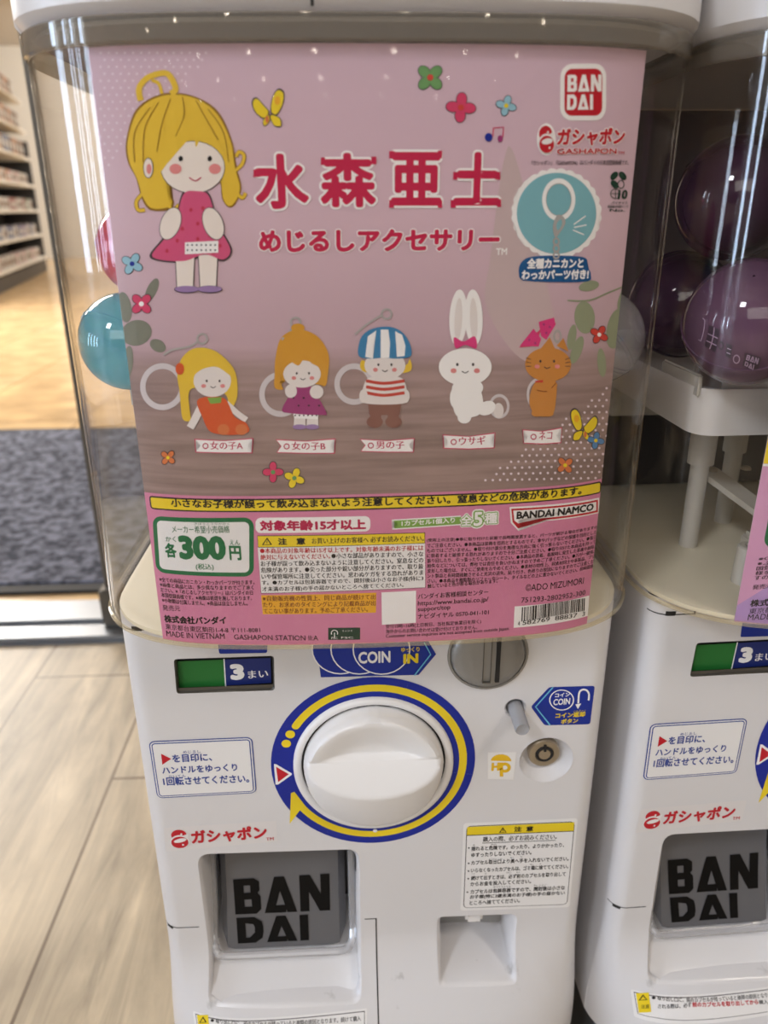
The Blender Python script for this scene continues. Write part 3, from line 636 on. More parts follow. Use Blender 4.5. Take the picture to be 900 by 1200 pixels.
def capsule_mark(s, x0, y0, x1, y1, lay, halo=None):
    W, H = x1-x0, y1-y0; P = lambda a, b_: (x0+W*a, y0+H*b_)
    if halo: s.ell(x0+W/2, y0+H/2, W*.62, H*.60, halo, lay-1)
    s.ell(x0+W*.46, y0+H*.30, W*.43, H*.30, 'ink_red', lay); s.ell(x0+W*.60, y0+H*.24, W*.06, H*.05, 'paper', lay+1)
    s.poly([P(1.0, .20), P(.98, .40), P(.50, .44), P(.30, .40), P(.60, .36)], 'paper', lay+1)
    s.ell(x0+W*.52, y0+H*.66, W*.54, H*.37, 'paper', lay+1); s.ell(x0+W*.52, y0+H*.69, W*.48, H*.32, 'ink_red', lay+2)
    s.ell(x0+W*.54, y0+H*.58, W*.36, H*.11, 'paper', lay+3, -12); s.ell(x0+W*.70, y0+H*.82, W*.06, H*.05, 'paper', lay+3)
s = stick(); s.quad((192, 970), (323.5, 961.5), (325, 985.5), (194, 998), 'sticker_clear', 0); capsule_mark(s, 200, 972, 221, 993, 1)
s.text('ガシャポン', 225, 989, 313.5, 982.5, 16.5, 'ink_red', 2, .045).text('TM', 312, 984.5, 321, 984, 3.5, 'ink_red', 2, .02)
s.build('logo_sticker', mc, 'clear sticker with a red capsule emblem and red lettering')
tl, tr, br, bl = (546.7, 967.7), (673.6, 962.2), (664.6, 1059.6), (542.8, 1063.8)
s = stick(); s.quad((543, 964.5), (677, 958.5), (667.5, 1062.5), (539.5, 1067), 'paper', 0, 4); s.quad(tl, tr, br, bl, 'ink_grey', 1, 6); s.quad(tl, tr, br, bl, 'paper', 2, 6, .9)
s.quad((547.5, 968.5), (672.8, 963), (672, 973), (547, 978), 'label_yellow', 3, 0); s.line([(546.8, 978.3), (672, 973.2)], .8, 'ink_grey', 4)
s.poly([(589, 968.5), (593.5, 974.8), (584.6, 975.2)], 'black', 4).poly([(589, 970.2), (592, 974.1), (586.3, 974.4)], 'label_yellow', 5).line([(589.1, 971), (589.2, 973.4)], .8, 'black', 6)
s.text('注', 602, 974, 611, 973.6, 6, 'black', 4, .03).text('意', 616, 973.6, 624.5, 973.2, 6, 'black', 4, .03)
s.text('購入の際、必ずお読みください。', 565.6, 986, 652, 982.6, 6, 'black', 3, .02).line([(565, 987.3), (651, 984)], .6, 'black', 3)
for t, x0, y0, x1, y1 in (('揺れると危険です。のったり、よりかかったり、', 552, 996.6, 660.7, 992), ('ゆすったりしないでください。', 552, 1004, 622.5, 1000.7), ('カプセル取出口より奥へ手を入れないでください。', 552, 1013, 666, 1008), ('いらなくなったカプセルは、ゴミ箱に捨ててください。', 551.7, 1022, 665.6, 1017),
    ('続けて出すときは、必ず前のカプセルを取り出して', 551.7, 1031, 662.5, 1026), ('からお金を投入してください。', 551, 1038, 622, 1034.5), ('カプセルは包装容器ですので、開封後は小さな', 551, 1047, 661.5, 1042), ('お子様(特に3歳未満のお子様)の手の届かない', 550.4, 1053.4, 661.5, 1048.4), ('ところへ捨ててください。', 550, 1060, 608.8, 1057)):
    s.text(t, x0, y0, x1, y1, 5.2, 'black', 3, .024)
for x, y in ((549.3, 993), (549, 1011), (548.8, 1020), (548.6, 1029), (547.6, 1044.8)): s.ell(x, y, 1.1, .9, 'black', 3, 0, 10)
for t, x0, y0, x1 in (('ゆ', 554, 990.7, 556, ), ('きけん', 575, 990, 582), ('とりだしぐち', 573, 1007, 588), ('おく', 598, 1005.3, 602), ('て', 609, 1004.6, 612), ('ばこ', 621, 1013.4, 625), ('す', 632, 1012.6, 634), ('つづ', 552, 1024.5, 556), ('だ', 568, 1024, 570), ('かなら', 593, 1022.8, 599), ('まえ', 605, 1022.4, 609), ('ほうそうようき', 578, 1039.6, 598), ('かいふうご', 625, 1037.6, 640)): s.text(t, x0, y0, x1, y0-.2, 1.8, 'black', 3, .0)
s.build('caution_sticker', mc, 'white caution sticker with a yellow heading and black lines')
s = stick(); s.quad((571, 881), (605.5, 880.5), (602, 914), (571, 913), 'sticker_clear', 0).quad((571, 881), (605.5, 880.5), (602, 914), (571, 913), 'paper', 1, 0, .8)
s.poly([(576, 891)]+[(587+12*math.cos(math.radians(a)), 891.5-8*math.sin(math.radians(a))) for a in range(175, 0, -15)]+[(599, 891.5)], 'hp', 2)
s.text('H', 575.5, 903, 585, 902.5, 9.5, 'hp', 2, .06); s.ring(591.5, 899, 3.0, 7.0, .85, 'hp', 2, 0, 360, 24); s.line([(587.3, 893), (587.6, 909.5)], 4, 'hp', 2)
s.build('umbrella_sticker', mc, 'small sticker with a yellow umbrella emblem')
# blue return sticker
s = stick(); s.poly(rounded([(622, 828), (643.5, 805), (697, 803.5), (691.5, 848.5), (638, 849.8)], 3), 'navy', 0); s.line([(648, 805), (627.5, 828), (644.5, 849.5)], 1.6, 'sky', 1)
s.ring(658, 820, 13.2, 14.6, .84, 'white', 1); s.text('コイン', 650, 817, 667.5, 815.8, 4.8, 'white', 1, .04).text('COIN', 648, 826.4, 667.6, 825, 7.4, 'white', 1, .03)
s.curve([(677.5, 824), (678.5, 812), (682, 808), (687, 808.5), (690, 813), (689.5, 820.5)], 2.2, 'white', 1); s.poly([(674, 825), (681, 824), (677, 830.5)], 'white', 1)
s.text('コイン返却', 650.5, 841.5, 685.3, 839.5, 6.2, 'yellow', 1, .045).text('へんきゃく', 672, 834, 686, 833.3, 2, 'yellow', 1, .0).text('ボタン', 657, 848, 677, 846.6, 5.4, 'yellow', 1, .045)
s.build('return_sticker', mc, 'blue arrow sticker beside the return button')
s = stick(); s.poly([(372, 762), (374, 770), (376, 793.5), (490.5, 790.7), (511, 766.5), (500, 748), (376, 748)], 'navy', 0)
for x in (399, 421, 447):
    s.ell(x, 760, 34, 30, 'white', 1 if x < 410 else 3 if x < 430 else 5); s.ell(x, 760, 32.4, 28.5, 'navy', 2 if x < 410 else 4 if x < 430 else 6)
s.text('COIN', 420, 777, 457.5, 775.5, 14, 'white', 7, .035).text('IN', 472.5, 777, 490, 776, 11.5, 'yellow', 7, .05).text('ゆっくり', 470, 763.3, 491.5, 762.5, 5.5, 'yellow', 7, .03).line([(497, 752), (504.5, 766), (485.5, 790.6)], 1.5, 'sky', 7)
s.build('coin_sticker', mc, 'blue arrow sticker with overlapping coin outlines')
s = stick(); s.quad((254, 745), (314, 743), (313, 765), (257, 766), 'navy', 0, 2); s.build('counter_sticker', mc, 'blue sticker above the counter window')
s = Ink(yP, lift=.0003, cuts=[((0, 0, z), (0, 0, 1)) for z in np.linspace(Z(-.52), Z(-.56), 16)]+[((k*.0125, 0, 0), (1, 0, 0)) for k in range(-12, 4)])
s.quad((226, 1184), (430, 1181), (430, 1213), (230, 1217), 'paper', 0, 2).quad((229, 1187), (427.5, 1184), (427.5, 1210), (233, 1213.5), 'ink_grey', 1, 0).quad((229, 1187), (427.5, 1184), (427.5, 1210), (233, 1213.5), 'paper', 2, 0, .8)
s.quad((231, 1188.5), (244, 1188.2), (246, 1211.5), (234, 1212), 'label_yellow', 3); s.poly([(238, 1190), (242.5, 1197), (233.5, 1197.3)], 'black', 4).poly([(238, 1192), (240.8, 1196.2), (235.2, 1196.4)], 'label_yellow', 5)
s.text('注意', 236, 1207, 244, 1207, 4.5, 'black', 4, .02).ell(249, 1194.6, 2, 1.7, 'black', 4)
s.text('取り出し口に、前のカプセルが残っていると故障の原因となります。続けて購入', 253, 1197.5, 423, 1195.2, 5.2, 'black', 4, .018).text('される際は、必ず', 253, 1207.5, 291, 1207, 5.2, 'black', 4, .018).text('前のカプセルを取り出してから', 292, 1207, 372, 1206, 6, 'ink_red', 4, .03).text('購入してください。', 373, 1206, 420, 1205, 5.2, 'black', 4, .018)
s.build('outlet_sticker', mc, 'white strip sticker with a yellow end below the outlet')

# ------------------------------------------------------------------ display card in the middle machine
XL, XR, ZTOP, ZLOW = -.1175, .1240, Z(.0640), Z(-.2237)
KN = np.linspace(XL, XR, 37); KY = np.array([yG(x)+.0036 for x in KN])
def surfC(x, z): return float(np.interp(x, KN, KY))
card = empty('display_card', (0, 0, 0), label='pink display card with five toy figures behind the clear front of the middle machine', cat='poster')
def card_mat():
    m = mat('card_print', (200, 172, 184), .4, spec=.3); nt = m.node_tree; N = nt.nodes.new; K = nt.links.new; b = nt.nodes['Principled BSDF']
    tc = N('ShaderNodeTexCoord'); sp = N('ShaderNodeSeparateXYZ'); K(tc.outputs['Object'], sp.inputs[0])
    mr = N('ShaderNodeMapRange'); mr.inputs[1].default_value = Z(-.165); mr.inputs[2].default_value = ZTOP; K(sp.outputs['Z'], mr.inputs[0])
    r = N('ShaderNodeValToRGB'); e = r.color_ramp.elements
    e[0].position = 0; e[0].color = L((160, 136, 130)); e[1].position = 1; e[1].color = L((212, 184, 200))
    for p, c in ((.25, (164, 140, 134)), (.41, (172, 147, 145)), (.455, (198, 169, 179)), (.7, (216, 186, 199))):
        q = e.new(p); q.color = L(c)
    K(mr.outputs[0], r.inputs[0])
    mp = N('ShaderNodeMapping'); mp.inputs['Scale'].default_value = (14, 1, 240); K(tc.outputs['Object'], mp.inputs[0])
    n = N('ShaderNodeTexNoise'); n.inputs['Scale'].default_value = 1; n.inputs['Detail'].default_value = 6; K(mp.outputs[0], n.inputs['Vector'])
    rr = N('ShaderNodeValToRGB'); rr.color_ramp.elements[0].position = .35; rr.color_ramp.elements[1].position = .65; rr.color_ramp.elements[0].color = (.72, .71, .7, 1); rr.color_ramp.elements[1].color = (1.05, 1.04, 1.04, 1); K(n.outputs['Fac'], rr.inputs[0])
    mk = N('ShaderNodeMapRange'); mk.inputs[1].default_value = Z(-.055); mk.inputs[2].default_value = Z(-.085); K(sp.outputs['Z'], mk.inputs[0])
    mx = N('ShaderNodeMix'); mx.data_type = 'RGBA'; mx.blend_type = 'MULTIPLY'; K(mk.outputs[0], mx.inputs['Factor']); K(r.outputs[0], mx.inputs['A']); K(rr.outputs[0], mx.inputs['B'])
    K(mx.outputs['Result'], b.inputs['Base Color'])
card_mat()
def make_card(parent, m):
    b = MB(); xs = KN; zs_ = np.linspace(ZLOW, ZTOP, 2)
    F1 = [[(x, surfC(x, 0), z) for x in xs] for z in zs_]; B1 = [[(x, surfC(x, 0)+.0004, z) for x in xs] for z in zs_]
    b.loft(F1, 0, False); b.loft(B1, 1, False); return b.build('card', [m, 'goods_white'], parent)
make_card(card, 'card_print')
cutsC = [((x, 0, 0), (1, 0, 0)) for x in KN]
def pr(): return Ink(surfC, lift=.0001, cuts=cutsC)
# lower pink block, polka dots, blurred plants
s = pr(); s.xz([(XL, ZLOW), (XR, ZLOW), (XR, s.U((700, 562))[1]), (XL, s.U((172, 577))[1])], 'pink_panel', 0); s.build('pink_block', card, 'pink lower part of the card')
s = pr()
for i in range(17):
    for k in range(20):
        x = 118+i*9.5+(k % 2)*4.7; y = 62+k*8.2
        if (x-105)/150+(y-55)/165 < 1.0 and x > 112: s.ell(x, y, 1.5, 1.5, 'dots', .5, 0, 8)
s.build('dot_pattern', card, 'pale dots in the upper left corner', 'stuff'); s = pr()
for i in range(20):
    for k in range(16):
        x = 715-i*8.6-(k % 2)*4.3; y = 560-k*7.0
        if (717-x)/155+(562-y)/112 < 1. and x < 713-(y-470)*.02: s.ell(x, y-(x-600)*.02+2, 1.5, 1.5, 'dots', .5, 0, 8)
s.build('dot_pattern', card, 'pale dots in the lower right corner', 'stuff')
s = pr(); s.blob([(590, 190), (604, 185), (640, 330), (655, 420), (610, 420), (570, 360), (575, 300)], 'vase', .3)
s.build('vase_picture', card, 'soft pale vase shape printed at the right'); s = pr(); s.curve([(745, 330), (715, 342), (690, 352), (665, 352)], 2, 'leaf', .8)
for x, y, a, b_, ro in ((685, 372, 12, 19, -5), (722, 385, 11, 24, 12), (735, 345, 8, 22, 25), (676, 410, 6, 17, 20), (705, 425, 5, 17, -5), (670, 395, 5, 15, 10), (690, 335, 12, 6, -12), (738, 395, 8, 20, 5)): s.ell(x, y, a, b_, 'leaf', .6, ro)
s.build('plant_picture', card, 'soft green leaves printed at the right'); s = pr()
for x, y, a, b_, ro in ((160, 390, 18, 15, -15), (178, 340, 6, 15, 25), (150, 425, 6, 20, 5), (185, 405, 10, 7, 30), (146, 360, 8, 18, -10)): s.ell(x, y, a, b_, 'leaf_dark', .6, ro)
s.build('plant_picture', card, 'soft dark leaves printed at the left')
# title
s = pr(); o_ = [(.07, 'white', 1.2)]
for ch, x0, x1, y0, y1 in (('水', 300, 363, 245, 180), ('森', 376, 441, 243, 179), ('亜', 458, 517, 241, 178), ('土', 531, 585, 241, 178)): s.text(ch, x0, y0, x1, y0, y0-y1, 'title', 2, .034, [(.075, 'white', 1.2)])
for x0, x1, y in ((297, 305, 203), (376, 381, 189), (435, 441, 188), (456, 462, 181.5), (513, 518, 181), (456, 462, 239), (513, 518, 239), (531, 536, 206), (580, 586, 206), (528, 534, 239), (582, 587, 238)): s.poly([(x0, y-4.5), (x1, y-4.5), (x1, y+4.5), (x0, y+4.5)], 'title', 2.2)
s.build('title_lettering', card, 'large crimson title lettering with white outlines')
s = pr(); s.text('めじるしアクセサリー', 304, 296, 585, 294, 27, 'title', 2, .05, [(.095, 'white', 1.2)]).text('TM', 581, 299, 594, 298.5, 8, 'white', 2, .03)
s.build('subtitle_lettering', card, 'crimson subtitle lettering with white outlines')
s = pr(); s.quad((656.5, 75), (710.5, 74.5), (710, 141.5), (656, 141.5), 'white', 1, 9).quad((656.5, 75), (710.5, 74.5), (710, 141.5), (656, 141.5), 'ink_red', 2, 9, 3.4)
block(s, 'BAN', (664.8, 88), (704.5, 87.6), (704.3, 107.4), (664.5, 107.8), 'white', 3); block(s, 'DAI', (664.4, 111), (694.6, 110.7), (694.5, 128.7), (664, 129), 'white', 3); s.build('company_badge', card, 'red square badge with white block letters')
s = pr(); capsule_mark(s, 631, 147.5, 649, 179, 2, 'white'); s.text('ガシャポン', 652, 171.5, 731, 170.5, 21.5, 'ink_red', 3, .05, [(.11, 'white', 1.6)]).text('GASHAPON', 652, 181, 722, 180.5, 6.8, 'ink_red', 3, .03, [(.09, 'white', 1.6)]).text('TM', 724, 181, 731, 180.8, 3.5, 'ink_red', 3, .01)
s.text('『ガシャポン』『GASHAPON』はバンダイの日本国登録商標です。', 622.5, 194, 736, 193.4, 6, 'black', 2, .012); s.build('logo_lettering', card, 'red logo lettering with a capsule emblem')
s = pr(); R0 = 51
s.poly([(652+(R0+2.2*abs(math.sin(a*14)))*math.cos(a), 250+(R0+2.2*abs(math.sin(a*14)))*1.0*math.sin(a)) for a in np.linspace(0, 2*math.pi, 169)[:-1]], 'white', 1); s.ell(652, 250, 46.5, 47.5, 'teal', 2, 0, 48)
s.ring(654.5, 234, 15, 19.5, 1.28, 'white', 3); s.ring(654.5, 234, 14.3, 15, 1.28, 'silver', 3)
s.blob([(648, 262), (653, 252), (660, 254), (662, 262), (656, 272), (651, 278), (648, 272)], 'silver', 4); s.blob([(652, 262), (657, 257), (658, 263), (653, 270)], 'teal', 5)
for y in (283, 291, 299): s.ring(651.5, y, 2.2, 4.2, 1.2, 'silver', 4, n=16)
for a in ((672, 263, 686, 253), (672.5, 266.5, 687, 263.5), (671, 269.5, 684, 275)): s.line([(a[0], a[1]), (a[2], a[3])], 1.4, 'white', 3)
s.build('ring_picture', card, 'teal round picture of a white ring and silver clasp')
s = pr(); s.blob([(612, 306), (630, 300), (682, 301), (688, 312), (692, 322), (684, 330), (618, 329), (608, 320)], 'badge_blue', 3)
s.text('全種カニカンと', 617, 315, 683, 314.2, 12.5, 'white', 5, .05, [(.15, 'badge_blue', 4)]).text('わっかパーツ付き!', 610.5, 328, 689, 327, 12, 'white', 5, .05, [(.16, 'badge_blue', 4)]); s.build('ring_caption', card, 'white lettering on a blue blob')
s = pr()
for x, y, ro in ((719.5, 206, 40), (729.5, 206, -40), (720, 216, -40)): s.ell(x, y, 3.6, 5.6, 'dark_green', 2, ro)
s.ring(727.5, 216, 3.2, 4, 1.3, 'dark_green', 2).ring(721, 227, 5.2, 6, 1.0, 'dark_green', 2).line([(715.5, 227), (726.5, 227)], .7, 'dark_green', 2).line([(721, 221.5), (721, 233)], .7, 'dark_green', 2)
s.text('10', 723.5, 233.5, 734.5, 233.3, 11, 'dark_green', 3, .04).text('バイオマス', 716, 239.5, 735, 239.3, 3.5, 'dark_green', 2, .02).text('登録番号印刷インキ', 711.5, 243.8, 736, 243.5, 3.2, 'dark_green', 2, .02).text('No.', 714, 248, 732, 247.8, 3.2, 'dark_green', 2, .02); s.build('clover_mark', card, 'dark green clover mark')
# printed flowers and butterflies
def flower(x, y, r, k, ctr, n=4, a0=20):
    s = pr()
    for i in range(n):
        a = math.radians(a0+i*360/n); px_, py_ = x+.55*r*math.cos(a), y+.55*r*math.sin(a)
        s.ell(px_, py_, .52*r, .40*r, 'ink_grey', 1.3, math.degrees(a), 16); s.ell(px_, py_, .52*r-.8, .40*r-.8, k, 2, math.degrees(a), 16)
    s.ell(x, y, .22*r, .22*r, ctr, 3, 0, 12); return s.build('flower_print', card, {'f_green': 'green', 'f_pink': 'pink', 'f_blue': 'pale blue', 'f_red': 'red', 'f_orange': 'orange', 'yellow': 'yellow', 'f_deepblue': 'blue'}[k]+' printed flower')
for a in ((504, 91, 17, 'f_green', 'f_red', 4, 45), (540, 126, 17, 'f_pink', 'f_red', 4, 5), (593, 124, 12, 'f_blue', 'yellow', 4, 15), (155, 309, 13, 'f_blue', 'royal', 4, 30), (166, 356, 13.5, 'f_pink', 'white', 4, 45), (197, 536, 9.5, 'f_orange', 'yellow', 4, 40), (320, 553, 12, 'f_pink', 'f_green', 4, 0), (345, 560, 12, 'yellow', 'f_green', 4, 20), (702, 392, 11, 'f_red', 'white', 4, 30), (698, 516, 10, 'f_deepblue', 'yellow', 4, 10), (662, 545, 10.5, 'f_orange', 'yellow', 4, 50)): flower(*a)
def butterfly(x, y, sc, fl):
    s = pr(); P = lambda q: [(x+sc*fl*a, y+sc*b_) for a, b_ in q]
    for q in ([(0, 6), (-6, -2), (-16, -12), (-21, -6), (-17, 6), (-6, 14)], [(1, 6), (3, -12), (10, -22), (17, -18), (16, -4), (8, 10)], [(-1, 8), (-8, 16), (-6, 22), (0, 16)], [(1, 8), (12, 12), (14, 22), (6, 22), (1, 14)]):
        s.blob(P(q), 'ink_grey', 1.2); c = np.mean(np.array(P(q)), 0); s.blob([c+(np.array(p)-c)*.86 for p in P(q)], 'yellow', 2)
    s.ell(x+sc*fl*9, y-sc*8, sc*3.5, sc*5, 'orange_box', 3); s.ell(x-sc*fl*3, y+sc*14, sc*2, sc*4, 'f_orange', 3); s.build('butterfly_print', card, 'yellow printed butterfly')
butterfly(316, 126, 1.0, 1); butterfly(683, 497, .85, -1)
s = pr(); s.ell(572.5, 161, 4.5, 5, 'royal', 2).ell(586, 162.5, 3, 4, 'plum', 2).line([(577.5, 160), (578, 150), (590, 149), (589, 161)], 1.4, 'f_pink', 2); s.build('note_print', card, 'printed musical note')
# printed pictures: plain stand-ins for the drawn child and the five toys
s = pr()
s.blob([(148, 165), (160, 128), (190, 110), (225, 112), (255, 130), (272, 165), (277, 195), (283, 222), (272, 243), (260, 232), (254, 190), (200, 200), (196, 222), (204, 236), (198, 246), (176, 246), (166, 232), (160, 210), (150, 190)], 'hair_line', 1)
s.blob([(150, 165), (162, 130), (190, 112.5), (225, 114), (253, 132), (270, 165), (275, 195), (281, 222), (271, 241), (261, 231), (255, 190), (200, 200), (195, 222), (202, 236), (196, 243), (178, 244), (168, 232), (161, 210), (152, 190)], 'hair', 1.5)
s.curve([(165, 118), (163, 104), (172, 92), (188, 86), (198, 88), (206, 104), (200, 110)], 7, 'hair', 1.6); s.curve([(190, 110), (186, 98), (178, 94)], 4, 'hair', 1.6)
for q in ([(276, 200), (284, 192), (286, 182), (280, 178), (277, 184)], [(276, 225), (284, 232), (288, 226)], [(168, 226), (160, 236), (162, 246), (170, 246)], [(196, 236), (202, 246), (210, 240)]): s.curve(q, 5, 'hair_line', .9); s.curve(q, 3.6, 'hair', 1.6)
s.ell(226, 196, 38, 31, 'ink_grey', 2); s.ell(226, 196, 37.2, 30.2, 'skin', 2.5); s.blob([(186, 176), (200, 150), (222, 140), (244, 150), (264, 182), (258, 180), (248, 166), (236, 162), (230, 172), (226, 160), (210, 176), (196, 192), (188, 200)], 'hair', 3)
for q in ([(186, 120), (170, 150), (168, 190)], [(200, 116), (190, 145), (184, 178)], [(214, 114), (216, 135), (206, 160)], [(230, 118), (242, 140), (256, 164)], [(244, 128), (262, 155), (268, 190)], [(176, 126), (158, 155), (158, 190)]): s.curve(q, 1, 'hair_line', 3.5)
s.ell(174, 197, 6, 12, 'ink_grey', 3.2); s.ell(174, 197, 5.2, 11.2, 'skin', 3.6); s.ell(175, 198, 3, 6, 'blush', 4)
for x in (212, 246): s.ell(x, 186, 2.6, 3.2, 'black', 4)
for x in (206, 252): s.ell(x, 198, 7, 6, 'blush', 4)
s.curve([(222, 208), (229, 212), (236, 208)], 1.4, 'crimson', 4)
s.blob([(214, 226), (231, 222), (246, 228), (256, 262), (272, 292), (262, 306), (240, 300), (214, 308), (176, 302), (190, 280), (204, 262)], 'ink_grey', 2.6); s.blob([(215, 228), (231, 224), (245, 230), (255, 263), (270, 292), (261, 304), (240, 298), (214, 306), (179, 301), (192, 281), (205, 263)], 'dress', 3)
for x, y in ((196, 294), (208, 282), (222, 290), (214, 268), (232, 262), (238, 244), (246, 276), (258, 288), (224, 246), (250, 296), (232, 280)): s.ell(x, y, 2, 2.4, 'dress_dot', 3.6, 0, 10)
for x, ro in ((200, 20), (250, -20)): s.ell(x, 262, 12, 20, 'ink_grey', 3.8, ro); s.ell(x, 262, 11.2, 19.2, 'skin', 4.2, ro)
s.poly([(217, 284), (256, 282), (256, 296), (217, 298)], 'white', 3.8)
for i in range(14): s.ell(220+(i % 7)*5.4, 287+(i//7)*6, 1.1, 1.1, 'deep', 4.4, 0, 8)
for x0 in (205, 232): s.poly([(x0, 298), (x0+24, 297), (x0+22, 340), (x0+2, 340)], 'ink_grey', 2.4); s.poly([(x0+.9, 299), (x0+23, 298), (x0+21, 339), (x0+3, 339)], 'skin', 2.8); s.ell(x0+14, 339, 15, 4.5, 'ink_grey', 3); s.ell(x0+14, 338.6, 14, 3.8, 'lav', 3.4)
s.build('child_picture', card, 'drawing of a yellow-haired child in a pink dress')
def face(s, x, y, r, lay, k='ink_grey', sm_=True):
    for q in (-1, 1): s.ell(x+q*r*.42, y-r*.05, r*.07, r*.09, k, lay, 0, 10); s.ell(x+q*r*.62, y+r*.28, r*.16, r*.13, 'blush', lay, 0, 14)
    if sm_: s.curve([(x-r*.18, y+r*.3), (x, y+r*.4), (x+r*.18, y+r*.3)], 1, k, lay)
def ringchain(s, rx, ry, rr, chain, ex, ey):
    s.ring(rx, ry, rr-3.2, rr+3.2, 1.05, 'ring', 1); s.curve(chain, 2.4, 'silver', 2.4); s.ring(ex, ey, 4.5, 7, 1., 'silver', 2.2, n=24)
s = pr(); ringchain(s, 190.5, 453, 23, [(192, 416), (202, 410), (222, 406), (232, 400)], 237, 397)
s.blob([(213, 420), (228, 408), (250, 410), (268, 424), (277, 440), (278, 465), (270, 478), (262, 460), (225, 455), (222, 480), (224, 492), (214, 490), (211, 460), (208, 440)], 'hair', 2.6)
s.blob([(232, 468), (262, 466), (275, 488), (288, 495), (292, 505), (280, 509), (262, 509), (246, 505), (238, 490)], 'orange', 3.2)
s.curve([(236, 476), (228, 492), (223, 501)], 9, 'pale', 2.9); s.curve([(265, 472), (278, 484), (289, 492)], 7, 'pale', 2.9); s.poly([(243, 466), (260, 465), (259, 472), (247, 473)], 'lime', 3.5)
s.ell(249, 446, 22, 19, 'pale', 3.6); s.blob([(225, 440), (230, 420), (250, 416), (270, 428), (274, 442), (255, 430), (238, 432)], 'hair', 4); face(s, 250, 447, 18, 4.4); s.ell(262, 503, 7, 6.5, 'f_orange', 3.6); s.ell(283, 503, 7, 6.5, 'f_orange', 3.6); s.ell(211, 432, 5, 7, 'orange', 4.2)
s.build('figure_picture', card, 'printed toy figure with long yellow hair and orange overalls, sitting')
s = pr(); ringchain(s, 329, 462, 22, [(330, 398), (338, 390), (344, 382)], 346.5, 378)
s.blob([(323, 418), (330, 395), (350, 386), (372, 394), (385, 415), (384, 440), (381, 452), (371, 450), (330, 446), (332, 456), (322, 454), (322, 438)], 'hair_gold', 2.6); s.ell(349, 384, 8, 5, 'hair_gold', 2.7)
s.blob([(350, 450), (362, 450), (382, 482), (376, 486), (340, 484), (331, 478)], 'plum', 3.2); s.poly([(343, 482), (374, 483), (372, 491), (345, 490)], 'white', 3)
for i in range(6): s.ell(346+i*5, 486.5, 1, 1, 'black', 3.3, 0, 8); s.ell(344+i*6, 466+(i % 2)*9, 1.2, 1.2, 'black', 3.6, 0, 8)
for x in (351, 366): s.poly([(x-6, 488), (x+7, 488), (x+7, 500), (x-7, 500)], 'pale', 2.9); s.ell(x, 500, 8, 3, 'lav', 3.1)
s.ell(341, 458, 7, 8, 'pale', 3.4); s.ell(371, 459, 8, 8, 'pale', 3.4); s.ell(354, 438, 22, 16, 'pale', 3.5); s.blob([(328, 432), (334, 404), (352, 396), (374, 404), (382, 430), (366, 426), (358, 418), (350, 428), (340, 424)], 'hair_gold', 4); face(s, 355, 438, 17, 4.4)
s.build('figure_picture', card, 'printed toy figure with golden hair and plum spotted dress')
s = pr(); ringchain(s, 415, 450, 20, [(416, 392), (430, 380), (446, 370)], 453, 368); s.blob([(424, 422), (440, 428), (474, 428), (480, 420), (478, 436), (428, 436)], 'hair', 2.4)
s.ell(451, 428, 24, 17, 'pale', 2.8); s.blob([(420, 416), (424, 394), (440, 384), (462, 384), (477, 396), (482, 416), (466, 420), (450, 419), (434, 420)], 'stripe_blue', 3.2)
for q in ([(428, 418), (431, 394), (441, 387), (438, 402), (437, 420)], [(446, 419), (446, 386), (455, 386), (457, 402), (456, 419)], [(465, 418), (464, 402), (463, 388), (471, 392), (475, 405), (474, 417)]): s.poly(q, 'white', 3.6)
face(s, 451, 428, 18, 3.9)
s.blob([(430, 444), (450, 440), (472, 444), (477, 466), (470, 473), (432, 473), (424, 466)], 'pale', 3.0)
for y in (446, 453, 460): s.curve([(429, y), (450, y+3), (474, y)], 3.6, 'stripe_red', 3.4)
s.ell(426, 464, 5, 8, 'pale', 3.2); s.ell(475, 464, 5, 8, 'pale', 3.2); s.poly([(431, 472), (470, 472), (468, 486), (433, 486)], 'boot', 2.8); s.ell(439, 494, 9.5, 7, 'boot', 3.2); s.ell(461, 494, 9.5, 7, 'boot', 3.2); s.poly([(434, 484), (447, 484), (446, 494), (434, 494)], 'boot', 3); s.poly([(454, 484), (467, 484), (468, 494), (455, 494)], 'boot', 3)
s.build('figure_picture', card, 'printed toy figure in a blue striped cap and red striped top')
s = pr()
for x, ro in ((537, 3), (555, -2)): s.ell(x, 372, 10.5, 33, 'white', 2.4, ro); s.ell(x, 374, 4.5, 25, 'pale', 2.7, ro)
s.ell(545, 430, 31, 22, 'white', 3); s.blob([(532, 395), (543, 400), (556, 394), (558, 408), (545, 404), (534, 408)], 'bow', 3.6); face(s, 545, 428, 22, 3.8)
s.blob([(530, 452), (548, 448), (562, 455), (566, 478), (556, 488), (534, 486)], 'white', 2.8); s.ell(533, 466, 6, 12, 'white', 3.2); s.ell(544, 489, 8, 7, 'white', 3.2); s.ell(570, 478, 11, 8, 'white', 3.4, -25); s.ell(584, 481, 6, 9, 'pale', 2.6); s.ell(560, 454, 6, 7, 'white', 3.4); s.ring(585, 476, 9, 12, 1.2, 'ring', 1)
s.build('figure_picture', card, 'printed white rabbit toy figure with a pink bow')
s = pr(); s.ring(632, 462, 12, 15, 1.3, 'ring', 1); s.poly([(621, 406), (630, 398), (634, 385), (608, 407)], 'f_pink', 2.4); s.poly([(609, 405), (625, 385), (634, 397), (631, 406)], 'bow', 2.5); s.poly([(631, 377), (649, 372), (651, 380), (640, 398), (634, 394)], 'bow', 2.5)
for x, y in ((620, 398), (627, 402), (637, 380), (644, 383), (640, 390)): s.ell(x, y, 1.3, 1.3, 'plum', 3, 0, 8)
s.ring(653, 394, 3, 5, 1.6, 'silver', 2.2, n=20)
